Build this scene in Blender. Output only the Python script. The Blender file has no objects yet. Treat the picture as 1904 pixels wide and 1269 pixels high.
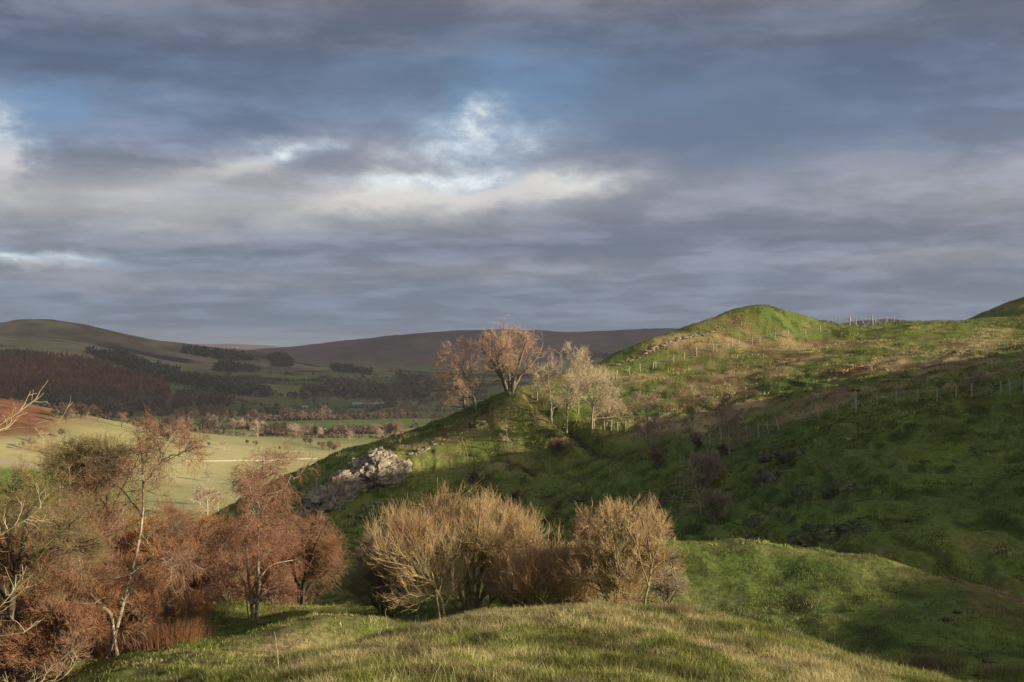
import bpy, math, random, time
import numpy as np
T0 = time.time()
R = math.radians
FPX, CX, HY = 2042.0, 952.0, 670.0
SUN_AZ, SUN_EL = 72.0, 15.5          # azimuth measured from straight behind the viewer towards the right
SV = np.array([math.sin(R(SUN_AZ))*math.cos(R(SUN_EL)), -math.cos(R(SUN_AZ))*math.cos(R(SUN_EL)), math.sin(R(SUN_EL))])
rng = np.random.default_rng(7)
scene = bpy.context.scene
COL = scene.collection

# ------------------------------------------------------------------ noise
def _h(ix, iy, seed):
    a = (ix.astype(np.int64)*374761393 + iy.astype(np.int64)*668265263 + seed*974711) & 0xFFFFFFFF
    a = ((a ^ (a >> 13))*1274126177) & 0xFFFFFFFF
    a = a ^ (a >> 16)
    return (a & 0xFFFF)/65535.0
def vnoise(x, y, seed=0):
    ix = np.floor(x); iy = np.floor(y); fx = x-ix; fy = y-iy
    fx = fx*fx*fx*(fx*(fx*6-15)+10); fy = fy*fy*fy*(fy*(fy*6-15)+10)
    a = _h(ix, iy, seed); b = _h(ix+1, iy, seed); c = _h(ix, iy+1, seed); d = _h(ix+1, iy+1, seed)
    return (a*(1-fx)+b*fx)*(1-fy) + (c*(1-fx)+d*fx)*fy - 0.5
def fbm(x, y, seed=0, octv=4, gain=0.5):
    s = 0; a = 1.0; c, sn = math.cos(0.6), math.sin(0.6)
    for k in range(octv):
        s = s + a*vnoise(x, y, seed+k*17); a *= gain
        x, y = (x*c - y*sn)*2.03+11.3, (x*sn + y*c)*2.03-7.1
    return s
def sstep(a, b, x):
    t = np.clip((x-a)/(b-a), 0, 1); return t*t*(3-2*t)

# ------------------------------------------------------------------ surveyed points of the near dale: (bearing, drop, distance)
def P(px, py, D): return ((px-CX)/FPX*D, D, -(py-HY)/FPX*D)
near = []      # x, y, z, region, straw
def C(region, s, *pts):
    for p in pts:
        q = P(*p); near.append((q[0], q[1], q[2], region, s))
def W(region, s, *pts):
    for p in pts: near.append((p[0], p[1], p[2], region, s))
W(0, .55, (0,0,-1.75), (0,-15,-1.2), (-12,0,-3.6), (10,2,-2.7), (-14,-16,-2.6), (12,-14,-1.5), (-9,10,-5.4), (9,10,-3.9), (0,6,-2.75), (-22,8,-8.2))
C(0, .34, (952,1269,13), (600,1269,13.5), (1300,1269,14.5), (1180,1180,18.2))
C(0, .5, (930,1134,22.5), (760,1166,21), (1100,1136,23.5), (1250,1146,24), (1400,1160,23.5), (1500,1192,22.5), (1600,1228,21.2), (1700,1262,20))
C(0, .3, (650,1215,18.5))
W(2, .25, (0,28,-8.1), (5,28.5,-8.3), (9,28,-9.3), (-3,33,-9.9), (4,36,-10.1))
C(1, .28, (330,1203,30), (400,1180,32.5), (480,1158,35), (560,1150,36), (640,1150,36), (715,1160,35), (400,1269,25), (550,1235,27), (480,1210,29.5))  # low straw value darkens this mound in place of shade
C(2, .05, (300,1245,36), (240,1269,34), (800,1162,36))
W(2, .15, (-7,41,-11.2), (-12,41,-11.3), (-3,41,-10.6))
C(2, .12, (620,1141,50), (400,1125,52), (350,1185,42), (330,1225,38.5), (60,1269,38), (470,1166,50), (1230,1115,49), (1050,1120,47), (850,1140,46), (190,1230,42))
W(2, .3, (0,60,-13.5), (-5,78,-16.5), (-16,98,-20.5), (6,90,-15.2), (-22,66,-16.5), (-35,55,-15), (-30,85,-21), (-50,80,-24), (-45,120,-33), (-60,50,-17), (-45,30,-12), (-70,20,-14))
# low mound on the right
C(3, .4, (1150,1018,54), (1230,1003,55), (1300,1004,56), (1400,1008,56), (1500,1015,55), (1600,1030,53), (1700,1053,51), (1800,1085,48.5), (1904,1130,45.5))
C(3, .08, (1300,1100,50.5), (1450,1105,50), (1600,1115,48), (1720,1130,46), (1300,1060,53), (1500,1060,52))
C(2, .0, (1250,1150,46), (1400,1150,46), (1600,1170,44), (1500,1215,40), (1750,1210,40), (1900,1200,40), (1780,1262,36), (1900,1269,35.5))
W(2, .2, (8,62,-12.6), (16,63,-13.2), (24,60,-13), (30,50,-13), (28,38,-10.8), (22,22,-8.8), (30,15,-7))
# steep right-hand hillside up to its brow
C(4, .04, (1904,1120,57), (1904,1030,63), (1904,950,70), (1904,850,82), (1800,1030,64), (1700,1040,64), (1700,960,72), (1700,880,82), (1700,810,92),
  (1600,1020,67), (1600,930,78), (1600,850,88), (1500,1000,73), (1500,920,84), (1500,850,95), (1400,1000,77), (1400,920,90), (1400,870,100), (1330,1000,80), (1300,930,96), (1300,870,110))
C(4, .05, (1904,742,97), (1780,748,99), (1700,755,101), (1590,770,103), (1500,790,107), (1440,806,111), (1370,824,115), (1290,836,119))
C(2, .2, (1240,960,90), (1250,900,104), (1240,860,116), (1150,990,92), (1180,930,104))
W(4, .3, (60,40,1), (75,30,4), (62,70,5), (48,52,-7.5), (42,38,-8.5), (50,20,-5.5), (50,0,-3), (80,0,5), (80,60,11), (70,95,8), (112,-24,19), (112,-8,20.2), (112,4,20.2), (112,20,16.2), (140,20,12), (140,-5,14), (142,50,14), (145,85,13), (112,34,16.5), (112,50,22.5), (112,80,25.5), (108,110,17), (95,60,15))  # off-view points form an unseen ridge shaped to throw shade on the slopes
# the spur with the big tree
C(5, .15, (945,733,150), (1000,742,149), (905,760,150), (1050,770,146), (980,780,146))
C(5, .14, (1100,800,138), (1200,838,126), (1000,850,136), (950,900,128), (1000,960,114), (850,900,130), (850,985,114), (1100,900,122), (1100,985,102), (900,830,140), (800,870,134), (760,940,126), (700,985,118), (640,1000,114), (1150,850,128))
C(5, .35, (860,800,146), (800,818,142), (740,834,139), (680,850,137), (620,905,131), (580,955,126), (540,990,122))
C(5, .05, (860,768,155), (800,786,153), (720,816,151), (650,839,149.5), (600,858,148), (540,886,146), (480,916,144), (420,946,142), (370,976,140), (760,822,148), (660,858,144), (570,905,140), (480,965,134))
W(5, .2, (-48,134,-25), (-52,120,-27), (-20,172,-17), (-40,165,-27), (-8,175,-11), (-60,180,-40), (5,185,-9), (-30,195,-30))
# ridge, hollow field and grassy knob
C(6, .35, (1080,684,170), (1150,656,177), (1200,633,182))
C(6, .12, (1040,704,163), (1270,609,188), (1310,596,190), (1350,580,192), (1395,572,193), (1430,570,194), (1480,580,196), (1520,595,198), (1560,607,200), (1640,608,203), (1700,601,205), (1800,594,205), (1904,584,205))
C(7, .3, (1160,700,166), (1250,650,178), (1400,620,186), (1500,622,190))
C(7, .7, (1140,762,146), (1200,700,160), (1300,690,166), (1400,650,178), (1500,640,183))
C(7, .95, (1300,760,140), (1240,790,134), (1200,745,148), (1400,745,136), (1360,700,158), (1450,675,166))
C(7, .2, (1500,720,140), (1420,780,124), (1560,670,160), (1620,640,172))
C(7, .75, (1500,755,120), (1600,720,124), (1650,680,145), (1750,655,155), (1700,720,116), (1800,690,122), (1904,640,158), (1904,680,125))
C(7, .2, (1700,622,182), (1800,620,180), (1904,610,180))
W(6, .2, (25,205,-12), (50,215,-3), (70,225,0), (40,240,-25), (10,230,-30), (90,225,2))
C(7, .2, (1830,581,252), (1904,552,258), (1870,566,255))
W(7, .2, (150,262,18), (150,200,8), (130,160,8), (100,300,-5), (160,300,10), (60,300,-35), (10,290,-50), (-50,260,-52), (-100,200,-50), (-90,120,-40), (-110,60,-32), (-110,0,-20), (-100,300,-60), (90,-60,5), (0,-60,2), (-90,-60,-10), (-60,-20,-8))
W(7, .2, (-150,380,-62), (0,400,-62), (150,400,-30), (-40,330,-60))
NP_ = np.array([(a, b, c) for a, b, c, d, e in near]); NREG = np.array([n[3] for n in near]); NST = np.array([n[4] for n in near])

far = []
def F(reg, *pts):
    for p in pts: q = P(*p); far.append((*q, reg))
F(0, (400,900,560), (250,880,600), (60,872,490), (20,905,440), (160,850,600), (500,840,760), (400,800,1050), (250,800,980), (600,820,900), (600,790,1150), (700,770,1350), (500,770,1400), (800,745,1800), (600,742,1850), (400,752,1650), (800,770,1400), (450,870,640), (900,760,1500))
F(1, (150,802,640), (60,790,650), (230,800,720), (40,760,720), (0,738,760), (110,768,760), (-150,720,700), (-150,820,560))
F(2, (300,745,1650), (150,760,1500), (20,760,1450), (500,705,2450), (700,702,2600), (300,700,2250), (600,682,2900), (150,705,1850), (0,690,1850), (200,740,1650), (0,650,2300), (100,597,3000), (40,597,3000), (-200,640,3000), (180,607,3050), (230,630,3150), (300,636,3200), (400,645,3200), (480,655,3200), (550,667,3200), (620,685,3150), (300,665,2750), (450,682,2750), (150,650,2500), (100,625,2750))
F(3, (520,653,4400), (600,640,4600), (700,628,4700), (820,617,4800), (950,613,4850), (1010,616,4850), (1080,619,4900), (1200,611,5000), (1400,610,5000), (1600,612,5500), (700,695,3700), (850,700,3500), (1000,684,3600), (1150,665,4200), (800,655,4200), (1300,640,4300), (620,692,3500), (700,665,4100), (900,650,4200))
F(3, (360,641,8000), (440,640,8000), (510,645,8000), (1560,606,3600), (1640,597,3600), (1740,604,3600), (500,660,6500), (1500,630,6000), (0,640,8000))
W2 = [(-400,300,-55,0), (300,500,-50,0), (600,900,-50,0), (1000,1500,-40,0), (2500,2500,60,3), (0,-500,20,0), (800,-800,60,0), (-900,-800,30,0), (-1200,500,-20,1), (500,0,20,0), (0,500,-62,0),
      (-3500,-2000,60,3), (3500,-2000,80,3), (3500,3500,90,3), (-500,6200,10,3), (1500,6300,60,3), (-1800,5200,0,3), (-3800,5200,40,3), (-4200,2500,40,2), (0,9500,20,3), (-4000,9500,40,3), (5000,8000,60,3), (-8000,0,60,3), (8000,0,60,3), (0,-8000,60,3)]
far += W2
FP_ = np.array([f[:3] for f in far]); FREG = np.array([f[3] for f in far])

def rbf_fit(pts, c, lam=0.0):
    n = len(pts); d = np.hypot(pts[:,None,0]-pts[None,:,0], pts[:,None,1]-pts[None,:,1])
    A = np.zeros((n+3, n+3)); A[:n,:n] = np.sqrt(d*d+c*c) - lam*np.eye(n)*0
    A[:n,n] = 1; A[:n,n+1] = pts[:,0]/100; A[:n,n+2] = pts[:,1]/100; A[n:,:n] = A[:n,n:].T
    A[:n,:n] -= lam*np.eye(n)
    return np.linalg.solve(A, np.concatenate([pts[:,2], [0,0,0]]))
def rbf_eval(x, y, pts, w, c):
    out = np.empty(len(x)); n = len(pts)
    px = pts[:,0].astype(np.float32); py = pts[:,1].astype(np.float32)
    for i in range(0, len(x), 60000):
        xs, ys = x[i:i+60000], y[i:i+60000]
        d = np.sqrt((xs[:,None].astype(np.float32)-px)**2 + (ys[:,None].astype(np.float32)-py)**2 + np.float32(c*c))
        out[i:i+60000] = d @ w[:n] + w[n] + w[n+1]*xs/100 + w[n+2]*ys/100
    return out
wN = rbf_fit(NP_, 3.0, 0.4); wF = rbf_fit(FP_, 90.0, 8.0)

# worn paths on the spur (x, y) polylines and how far they cut in
def line_px(*pts): return np.array([P(*p)[:2] for p in pts])
PATHS = [(line_px((985,738,149),(1000,757,148),(1020,775,146),(1045,788,143),(1065,797,140),(1090,815,135),(1110,828,131),(1150,834,128),(1210,838,125)), .9, .5),
         (line_px((860,862,138),(900,868,136),(940,862,136),(975,870,133),(990,885,130)), .6, .25),
         (line_px((1010,925,121),(1040,940,117),(1030,965,112)), .9, .4)]
def dist_poly(x, y, L):
    best = np.full(x.shape, 1e9)
    for a, b in zip(L[:-1], L[1:]):
        ab = b-a; t = np.clip(((x-a[0])*ab[0]+(y-a[1])*ab[1])/(ab@ab), 0, 1)
        best = np.minimum(best, np.hypot(x-a[0]-t*ab[0], y-a[1]-t*ab[1]))
    return best

def region_near(x, y):
    j = np.empty(len(x), int)
    for i in range(0, len(x), 60000):
        d = (x[i:i+60000,None]-NP_[:,0])**2 + (y[i:i+60000,None]-NP_[:,1])**2
        j[i:i+60000] = d.argmin(1)
    return NREG[j]
def straw_near(x, y):
    o = np.empty(len(x))
    for i in range(0, len(x), 60000):
        d = (x[i:i+60000,None]-NP_[:,0])**2 + (y[i:i+60000,None]-NP_[:,1])**2
        w = 1/(d+3)**3
        o[i:i+60000] = (w@NST)/w.sum(1)
    return o

def height(x, y, fine=True):
    x = np.asarray(x, float); y = np.asarray(y, float); shp = x.shape; x = x.ravel(); y = y.ravel()
    r = np.hypot(x, y); z = np.zeros(len(x))
    n = r < 430; f = r > 290
    zn = np.zeros(len(x)); zf = np.zeros(len(x))
    if n.any():
        xn, yn, rn = x[n], y[n], r[n]; q = rbf_eval(xn, yn, NP_, wN, 3.0)
        a = sstep(14, 60, rn)
        lod = lambda wl: np.clip(wl/(0.02*rn) - .6, 0, 1) if fine else 1
        q += fbm(xn/14, yn/14, 3, 2)*.5*a*1.3 + fbm(xn/4.5, yn/4.5, 5, 3)*(.18+.40*a)*.8
        q += fbm(xn/1.3, yn/1.3, 9, 3)*(.13+.13*a)*lod(1.3)
        hs = sstep(54, 66, rn)*(sstep(150, 112, rn)*.85+.15*sstep(240, 200, rn)); rough = .35+.65*np.clip(.5+fbm(xn/16, yn/16, 77, 2)*1.6, 0, 1)
        bil = np.abs(fbm(xn/2.6, yn/2.6, 15, 3)); q += hs*rough*(.42-1.5*np.minimum(bil, .28))*1.1
        bil = np.abs(fbm(xn/1.1, yn/1.1, 16, 2)); q += hs*rough*(.2-.8*np.minimum(bil, .25))*lod(1.6)
        steep = sstep(55, 70, rn)*sstep(200, 120, rn)
        q += .15*steep*np.sin((q*1.0 + 1.6*fbm(xn/7, yn/7, 21, 2))*2*np.pi/.85)
        for L, wd, dp in PATHS:
            d = dist_poly(xn, yn, L); q -= dp*np.exp(-(d/wd)**2) - dp*.4*np.exp(-((d-2.2*wd)/wd)**2)
        zn[n] = q
    if f.any():
        xf, yf, rf = x[f], y[f], r[f]; q = rbf_eval(xf, yf, FP_, wF, 90.0)
        hill = sstep(1500, 2600, rf)
        q += fbm(xf/500, yf/500, 31, 3)*(3+22*hill*sstep(4600, 3800, rf)) + fbm(xf/120, yf/120, 37, 3)*(1.5+5*hill) + fbm(xf/40, yf/40, 41, 2)*(.7+.8*hill)
        zf[f] = q
    t = sstep(300, 400, r)
    z = zn*(1-t) + zf*t
    return z.reshape(shp)
def gz(x, y): return float(height(np.array([x]), np.array([y]), False)[0])
# ------------------------------------------------------------------ materials
def newmat(name):
    m = bpy.data.materials.new(name); m.use_nodes = True
    nt = m.node_tree; b = nt.nodes['Principled BSDF']
    b.inputs['Specular IOR Level'].default_value = .2; b.inputs['Roughness'].default_value = .9
    return m, nt, b
def nd(nt, typ, **kw):
    n = nt.nodes.new(typ)
    for k, v in kw.items():
        if k in ('operation', 'blend_type', 'data_type', 'attribute_name', 'noise_dimensions', 'feature', 'distance', 'clamp', 'interpolation_type', 'sky_type', 'sun_disc', 'vector_type', 'use_clamp'): setattr(n, k, v)
        else: n.inputs[k if not k.startswith('i') or not k[1:].isdigit() else int(k[1:])].default_value = v
    return n
def math_(nt, op, a, b=None, c=None):
    n = nt.nodes.new('ShaderNodeMath'); n.operation = op
    for i, v in enumerate((a, b, c)):
        if v is None: continue
        if isinstance(v, (int, float)): n.inputs[i].default_value = v
        else: nt.links.new(v, n.inputs[i])
    return n.outputs[0]
def mixc(nt, f, a, b, mode='MIX'):
    n = nt.nodes.new('ShaderNodeMix'); n.data_type = 'RGBA'; n.blend_type = mode
    for i, v in ((0, f), (6, a), (7, b)):
        if isinstance(v, (int, float)): n.inputs[i].default_value = v
        elif isinstance(v, tuple): n.inputs[i].default_value = (*v, 1) if len(v) == 3 else v
        else: nt.links.new(v, n.inputs[i])
    return n.outputs[2]

# ------------------------------------------------------------------ sky
world = bpy.data.worlds.new("World"); scene.world = world; world.use_nodes = True
def build_sky():
    nt = world.node_tree; nt.nodes.clear(); L = nt.links.new
    out = nt.nodes.new('ShaderNodeOutputWorld')
    tc = nt.nodes.new('ShaderNodeTexCoord'); sep = nt.nodes.new('ShaderNodeSeparateXYZ'); L(tc.outputs['Generated'], sep.inputs[0])
    X, Y, Z = sep.outputs
    az = math_(nt, 'ARCTAN2', X, Y); el = math_(nt, 'ARCSINE', Z)
    # deck coordinates: where the line of sight meets a (curved) layer of cloud
    zz = math_(nt, 'ADD', math_(nt, 'MAXIMUM', Z, 0.0), .10)
    qx = math_(nt, 'DIVIDE', X, zz); qy = math_(nt, 'DIVIDE', Y, zz)
    cq = nt.nodes.new('ShaderNodeCombineXYZ'); L(qx, cq.inputs[0]); L(qy, cq.inputs[1])
    def noise(vec, scale, det=5, rough=.5, dist=0., off=(0,0,0), stretch=(1,1,1)):
        mp = nt.nodes.new('ShaderNodeMapping'); L(vec, mp.inputs[0]); mp.inputs['Location'].default_value = off; mp.inputs['Scale'].default_value = stretch
        n = nt.nodes.new('ShaderNodeTexNoise'); L(mp.outputs[0], n.inputs['Vector']); n.inputs['Scale'].default_value = scale
        n.inputs['Detail'].default_value = det; n.inputs['Roughness'].default_value = rough; n.inputs['Distortion'].default_value = dist*.4
        return n.outputs[0]
    ca = nt.nodes.new('ShaderNodeCombineXYZ'); L(az, ca.inputs[0]); L(el, ca.inputs[1])
    w1 = noise(ca.outputs[0], 11, 7, .62, 0, (3,1,0), (1,2.2,1)); w2 = noise(ca.outputs[0], 11, 7, .62, 0, (9,4,2), (1,2.2,1))
    azw = math_(nt, 'ADD', az, math_(nt, 'MULTIPLY', math_(nt, 'SUBTRACT', w1, .5), .16))
    elw = math_(nt, 'ADD', el, math_(nt, 'MULTIPLY', math_(nt, 'SUBTRACT', w2, .5), .045))
    def blob(px, py, sx, sy, tilt=0.):
        a0 = math.atan((px-CX)/FPX); e0 = math.atan((HY-py)/FPX*math.cos(a0))
        da = math_(nt, 'SUBTRACT', azw, a0); de = math_(nt, 'SUBTRACT', elw, e0)
        if tilt: de = math_(nt, 'ADD', de, math_(nt, 'MULTIPLY', da, -tilt))
        u = math_(nt, 'DIVIDE', da, sx/FPX); v = math_(nt, 'DIVIDE', de, sy/FPX)
        s = math_(nt, 'ADD', math_(nt, 'MULTIPLY', u, u), math_(nt, 'MULTIPLY', v, v))
        return math_(nt, 'EXPONENT', math_(nt, 'MULTIPLY', s, -1))
    def total(bl):
        acc = None
        for *b, w in bl:
            t = math_(nt, 'MULTIPLY', blob(*b), w); acc = t if acc is None else math_(nt, 'ADD', acc, t)
        return acc
    def ramp(fac, stops):
        r = nt.nodes.new('ShaderNodeValToRGB'); L(fac, r.inputs[0]); e = r.color_ramp.elements
        r.color_ramp.interpolation = 'EASE'
        while len(e) > 1: e.remove(e[-1])
        e[0].position = stops[0][0]; e[0].color = (*stops[0][1], 1)
        for p, c in stops[1:]:
            q = e.new(p); q.color = (*c, 1)
        return r.outputs[0]
    e_ = lambda py: math.atan((HY-py)/FPX)/.40
    fr = math_(nt, 'DIVIDE', elw, .40)
    base = ramp(fr, [(0, (.155,.200,.28)), (e_(600), (.165,.205,.29)), (e_(500), (.155,.188,.265)), (e_(420), (.168,.190,.258)), (e_(340), (.215,.235,.305)), (e_(240), (.150,.19,.295)), (e_(150), (.105,.14,.23)), (e_(60), (.125,.148,.21)), (e_(0), (.17,.175,.22)), (1, (.20,.21,.27))])
    # large soft folds of the deck and thin streaks
    n1 = noise(cq.outputs[0], .55, 4, .5, .3, (1.3,.4,0)); n2 = noise(cq.outputs[0], 1.9, 8, .56, .4, (5,2,0)); n3 = noise(ca.outputs[0], 9, 7, .62, .6, (0,0,4), (1,5,1)); n4 = noise(ca.outputs[0], 26, 7, .62, .4, (2,0,4), (1,1.8,1)); n5 = noise(cq.outputs[0], 3.4, 6, .6, .3, (5,2,3), (.6,1.6,1))
    f = math_(nt, 'ADD', math_(nt, 'MULTIPLY', n1, .5), math_(nt, 'ADD', math_(nt, 'MULTIPLY', n2, .7), math_(nt, 'ADD', math_(nt, 'MULTIPLY', n3, .35), math_(nt, 'ADD', math_(nt, 'MULTIPLY', n4, .24), math_(nt, 'MULTIPLY', n5, .30)))))
    f = math_(nt, 'ADD', math_(nt, 'MULTIPLY', math_(nt, 'SUBTRACT', f, 1.05), 1.5), 1.0)
    def edge(n_, a, k, lo, hi):
        m_ = math_(nt, 'MINIMUM', math_(nt, 'MAXIMUM', math_(nt, 'MULTIPLY', math_(nt, 'SUBTRACT', n_, a), k), 0.), 1.)
        m_ = math_(nt, 'SMOOTH_MIN', m_, 1., .2); return math_(nt, 'ADD', lo, math_(nt, 'MULTIPLY', m_, hi-lo))
    f = math_(nt, 'MULTIPLY', f, math_(nt, 'MULTIPLY', edge(n2, .46, 9, .82, 1.12), edge(n5, .47, 7, .97, 1.03)))
    f = math_(nt, 'MINIMUM', math_(nt, 'MAXIMUM', f, .72), 1.4)
    hz_ = math_(nt, 'MINIMUM', math_(nt, 'ADD', .30, math_(nt, 'MULTIPLY', math_(nt, 'MAXIMUM', Z, 0.), 5.)), 1.0)
    f = math_(nt, 'ADD', 1.0, math_(nt, 'MULTIPLY', math_(nt, 'SUBTRACT', f, 1.0), hz_))
    n6 = noise(ca.outputs[0], 5, 6, .55, .2, (7,0,4), (1,11,1)); f = math_(nt, 'MULTIPLY', f, edge(n6, .38, 4, .94, 1.05))
    fv = nt.nodes.new('ShaderNodeCombineXYZ')
    for i, g in enumerate((1.10, 1.0, .90)): L(math_(nt, 'POWER', f, g), fv.inputs[i])
    base = mixc(nt, 1.0, base, fv.outputs[0], 'MULTIPLY')
    # darker blue bellies
    dk = total([(1400,250,480,120,0,.8), (700,150,330,60,0,.5), (120,180,300,45,0,.35), (1250,180,350,80,0,.2), (560,255,260,45,0,.3)])
    base = mixc(nt, math_(nt, 'MINIMUM', dk, .8), base, (.105,.148,.235))
    # warm pale sunlit banks
    wm = total([(120,370,300,50,-.05,.35), (620,385,420,45,.02,.38), (740,362,150,30,.05,.9), (1000,350,160,26,.12,.9), (460,300,110,30,.25,.7), (10,270,45,60,0,1.0), (90,480,110,14,-.05,.8), (850,275,190,45,.05,.4), (1500,350,330,50,0,.14), (1880,360,200,50,0,.16), (900,500,300,16,0,.16), (1700,480,300,14,0,.16), (300,520,300,14,0,.16)])
    wm = math_(nt, 'MULTIPLY', wm, math_(nt, 'ADD', .45, math_(nt, 'MULTIPLY', n3, 1.1)))
    base = mixc(nt, math_(nt, 'MINIMUM', wm, 1.0), base, (.60,.57,.55))
    # gaps of clear blue and white edges
    bl = total([(700,215,160,30,0,.25), (30,215,75,55,0,.9), (895,240,100,65,0,1.0), (1010,170,110,60,0,.4), (1200,190,120,40,0,.2), (540,275,60,18,0,.6), (860,335,90,14,.05,.7), (60,470,180,13,-.1,.7), (120,190,200,30,0,.35), (960,130,180,60,0,.3)])
    bl = math_(nt, 'MULTIPLY', bl, math_(nt, 'ADD', .35, math_(nt, 'MULTIPLY', n2, 1.2)))
    base = mixc(nt, math_(nt, 'MINIMUM', bl, .7), base, (.14,.26,.43))
    wh = total([(880,265,95,45,.1,1.0), (895,215,35,30,0,.7), (825,333,120,16,.06,1.2), (530,275,70,15,.2,.9), (8,235,28,40,0,.9), (80,472,85,8,-.05,1.0), (740,350,130,20,0,.5), (1080,335,70,12,.1,.7)])
    wh = math_(nt, 'MULTIPLY', wh, math_(nt, 'ADD', .42, math_(nt, 'MULTIPLY', math_(nt, 'SUBTRACT', n4, .47), 2.6)))
    base = mixc(nt, math_(nt, 'MAXIMUM', math_(nt, 'MINIMUM', wh, 1.0), 0.), base, (.74,.80,.82))
    # brighter, more broken sky round the low sun behind the viewer
    sun = nt.nodes.new('ShaderNodeVectorMath'); sun.operation = 'DOT_PRODUCT'; L(tc.outputs['Generated'], sun.inputs[0]); sun.inputs[1].default_value = tuple(SV)
    sm = math_(nt, 'POWER', math_(nt, 'MAXIMUM', sun.outputs['Value'], 0.), 2.5)
    base = mixc(nt, math_(nt, 'MULTIPLY', sm, .8), base, (1.35,1.15,.90))
    b1 = nt.nodes.new('ShaderNodeBackground'); L(base, b1.inputs[0]); b1.inputs[1].default_value = .635
    sky = nt.nodes.new('ShaderNodeTexSky'); sky.sky_type = 'NISHITA'; sky.sun_disc = False
    sky.sun_elevation = R(SUN_EL); sky.sun_rotation = math.pi - R(SUN_AZ); sky.altitude = 250
    b2 = nt.nodes.new('ShaderNodeBackground'); L(sky.outputs[0], b2.inputs[0]); b2.inputs[1].default_value = .05
    mx = nt.nodes.new('ShaderNodeMixShader'); mx.inputs[0].default_value = .10
    L(b1.outputs[0], mx.inputs[1]); L(b2.outputs[0], mx.inputs[2]); L(mx.outputs[0], out.inputs[0])
build_sky()
sun = bpy.data.lights.new('sun', 'SUN'); sun.energy = 5.0; sun.angle = R(.5); sun.color = (1.0, .80, .56)
so = bpy.data.objects.new('sun', sun); COL.objects.link(so)
from mathutils import Vector, Matrix
so.rotation_euler = Vector(SV).to_track_quat('Z', 'Y').to_euler()
cam = bpy.data.cameras.new('camera'); co = bpy.data.objects.new('camera', cam); COL.objects.link(co); scene.camera = co
co.rotation_euler = (R(90), 0, 0); cam.sensor_width = 36; cam.lens = 36*FPX/1904
cam.shift_y = -(634.5-HY)/1904*-1*-1; cam.clip_start = .3; cam.clip_end = 30000
cam.shift_y = (HY-634.5)/1904
scene.view_settings.view_transform = 'Standard'; scene.view_settings.look = 'None'; scene.view_settings.exposure = 0.9; scene.view_settings.gamma = 1

# ------------------------------------------------------------------ object helpers
def tag(o, label=None, cat=None, group=None, kind=None):
    if label: o['label'] = label
    if cat: o['category'] = cat
    if group: o['group'] = group
    if kind: o['kind'] = kind
    return o
def mesh_np(name, v, f, mat=None, parent=None, smooth=True, col=None, link=True):
    """one mesh object from numpy vertices and faces (all of one size)"""
    me = bpy.data.meshes.new(name); v = np.ascontiguousarray(v, np.float32); f = np.ascontiguousarray(f, np.int32); k = f.shape[1]
    me.vertices.add(len(v)); me.vertices.foreach_set('co', v.ravel())
    me.loops.add(f.size); me.loops.foreach_set('vertex_index', f.ravel())
    me.polygons.add(len(f)); me.polygons.foreach_set('loop_start', np.arange(0, f.size, k, dtype=np.int32))
    me.polygons.foreach_set('use_smooth', np.full(len(f), smooth, bool))
    if col is not None:
        a = me.attributes.new('col', 'FLOAT_COLOR', 'POINT'); c = np.ones((len(v), 4), np.float32); c[:,:3] = col; a.data.foreach_set('color', c.ravel())
    me.update(calc_edges=True)
    if mat: me.materials.append(mat)
    if not link: return me
    o = bpy.data.objects.new(name, me); COL.objects.link(o)
    if parent: o.parent = parent
    return o
def empty(name, loc=(0,0,0), rz=0.):
    o = bpy.data.objects.new(name, None); COL.objects.link(o); o.location = loc; o.rotation_euler = (0,0,rz); return o

# ------------------------------------------------------------------ land
def terrain_mat():
    m, nt, b = newmat('turf'); L = nt.links.new
    at = nd(nt, 'ShaderNodeAttribute', attribute_name='col'); geo = nt.nodes.new('ShaderNodeNewGeometry')
    cd = nt.nodes.new('ShaderNodeTexCoord')
    n = []
    for sc_, dt in ((3.2, 6), (.35, 5), (.02, 7)):
        t = nt.nodes.new('ShaderNodeTexNoise'); L(cd.outputs['Object'], t.inputs['Vector']); t.inputs['Scale'].default_value = sc_; t.inputs['Detail'].default_value = dt; t.inputs['Roughness'].default_value = .65; n.append(t.outputs[0])
    s = math_(nt, 'ADD', math_(nt, 'MULTIPLY', n[0], 1.3), math_(nt, 'ADD', math_(nt, 'MULTIPLY', n[1], .4), math_(nt, 'MULTIPLY', n[2], .6)))
    k = math_(nt, 'ADD', math_(nt, 'MULTIPLY', math_(nt, 'SUBTRACT', s, 1.15), 1.5), 1.0)
    k = math_(nt, 'MAXIMUM', k, .45)
    cv = nt.nodes.new('ShaderNodeCombineXYZ')
    for i in range(3): L(k, cv.inputs[i])
    c = mixc(nt, 1.0, at.outputs['Color'], cv.outputs[0], 'MULTIPLY')
    L(c, b.inputs['Base Color']); b.inputs['Roughness'].default_value = 1.0; b.inputs['Specular IOR Level'].default_value = .05
    bp = nt.nodes.new('ShaderNodeBump'); bp.inputs['Strength'].default_value = .8; bp.inputs['Distance'].default_value = .12; L(n[0], bp.inputs['Height']); L(bp.outputs[0], b.inputs['Normal'])
    return m
M_turf = terrain_mat()

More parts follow.
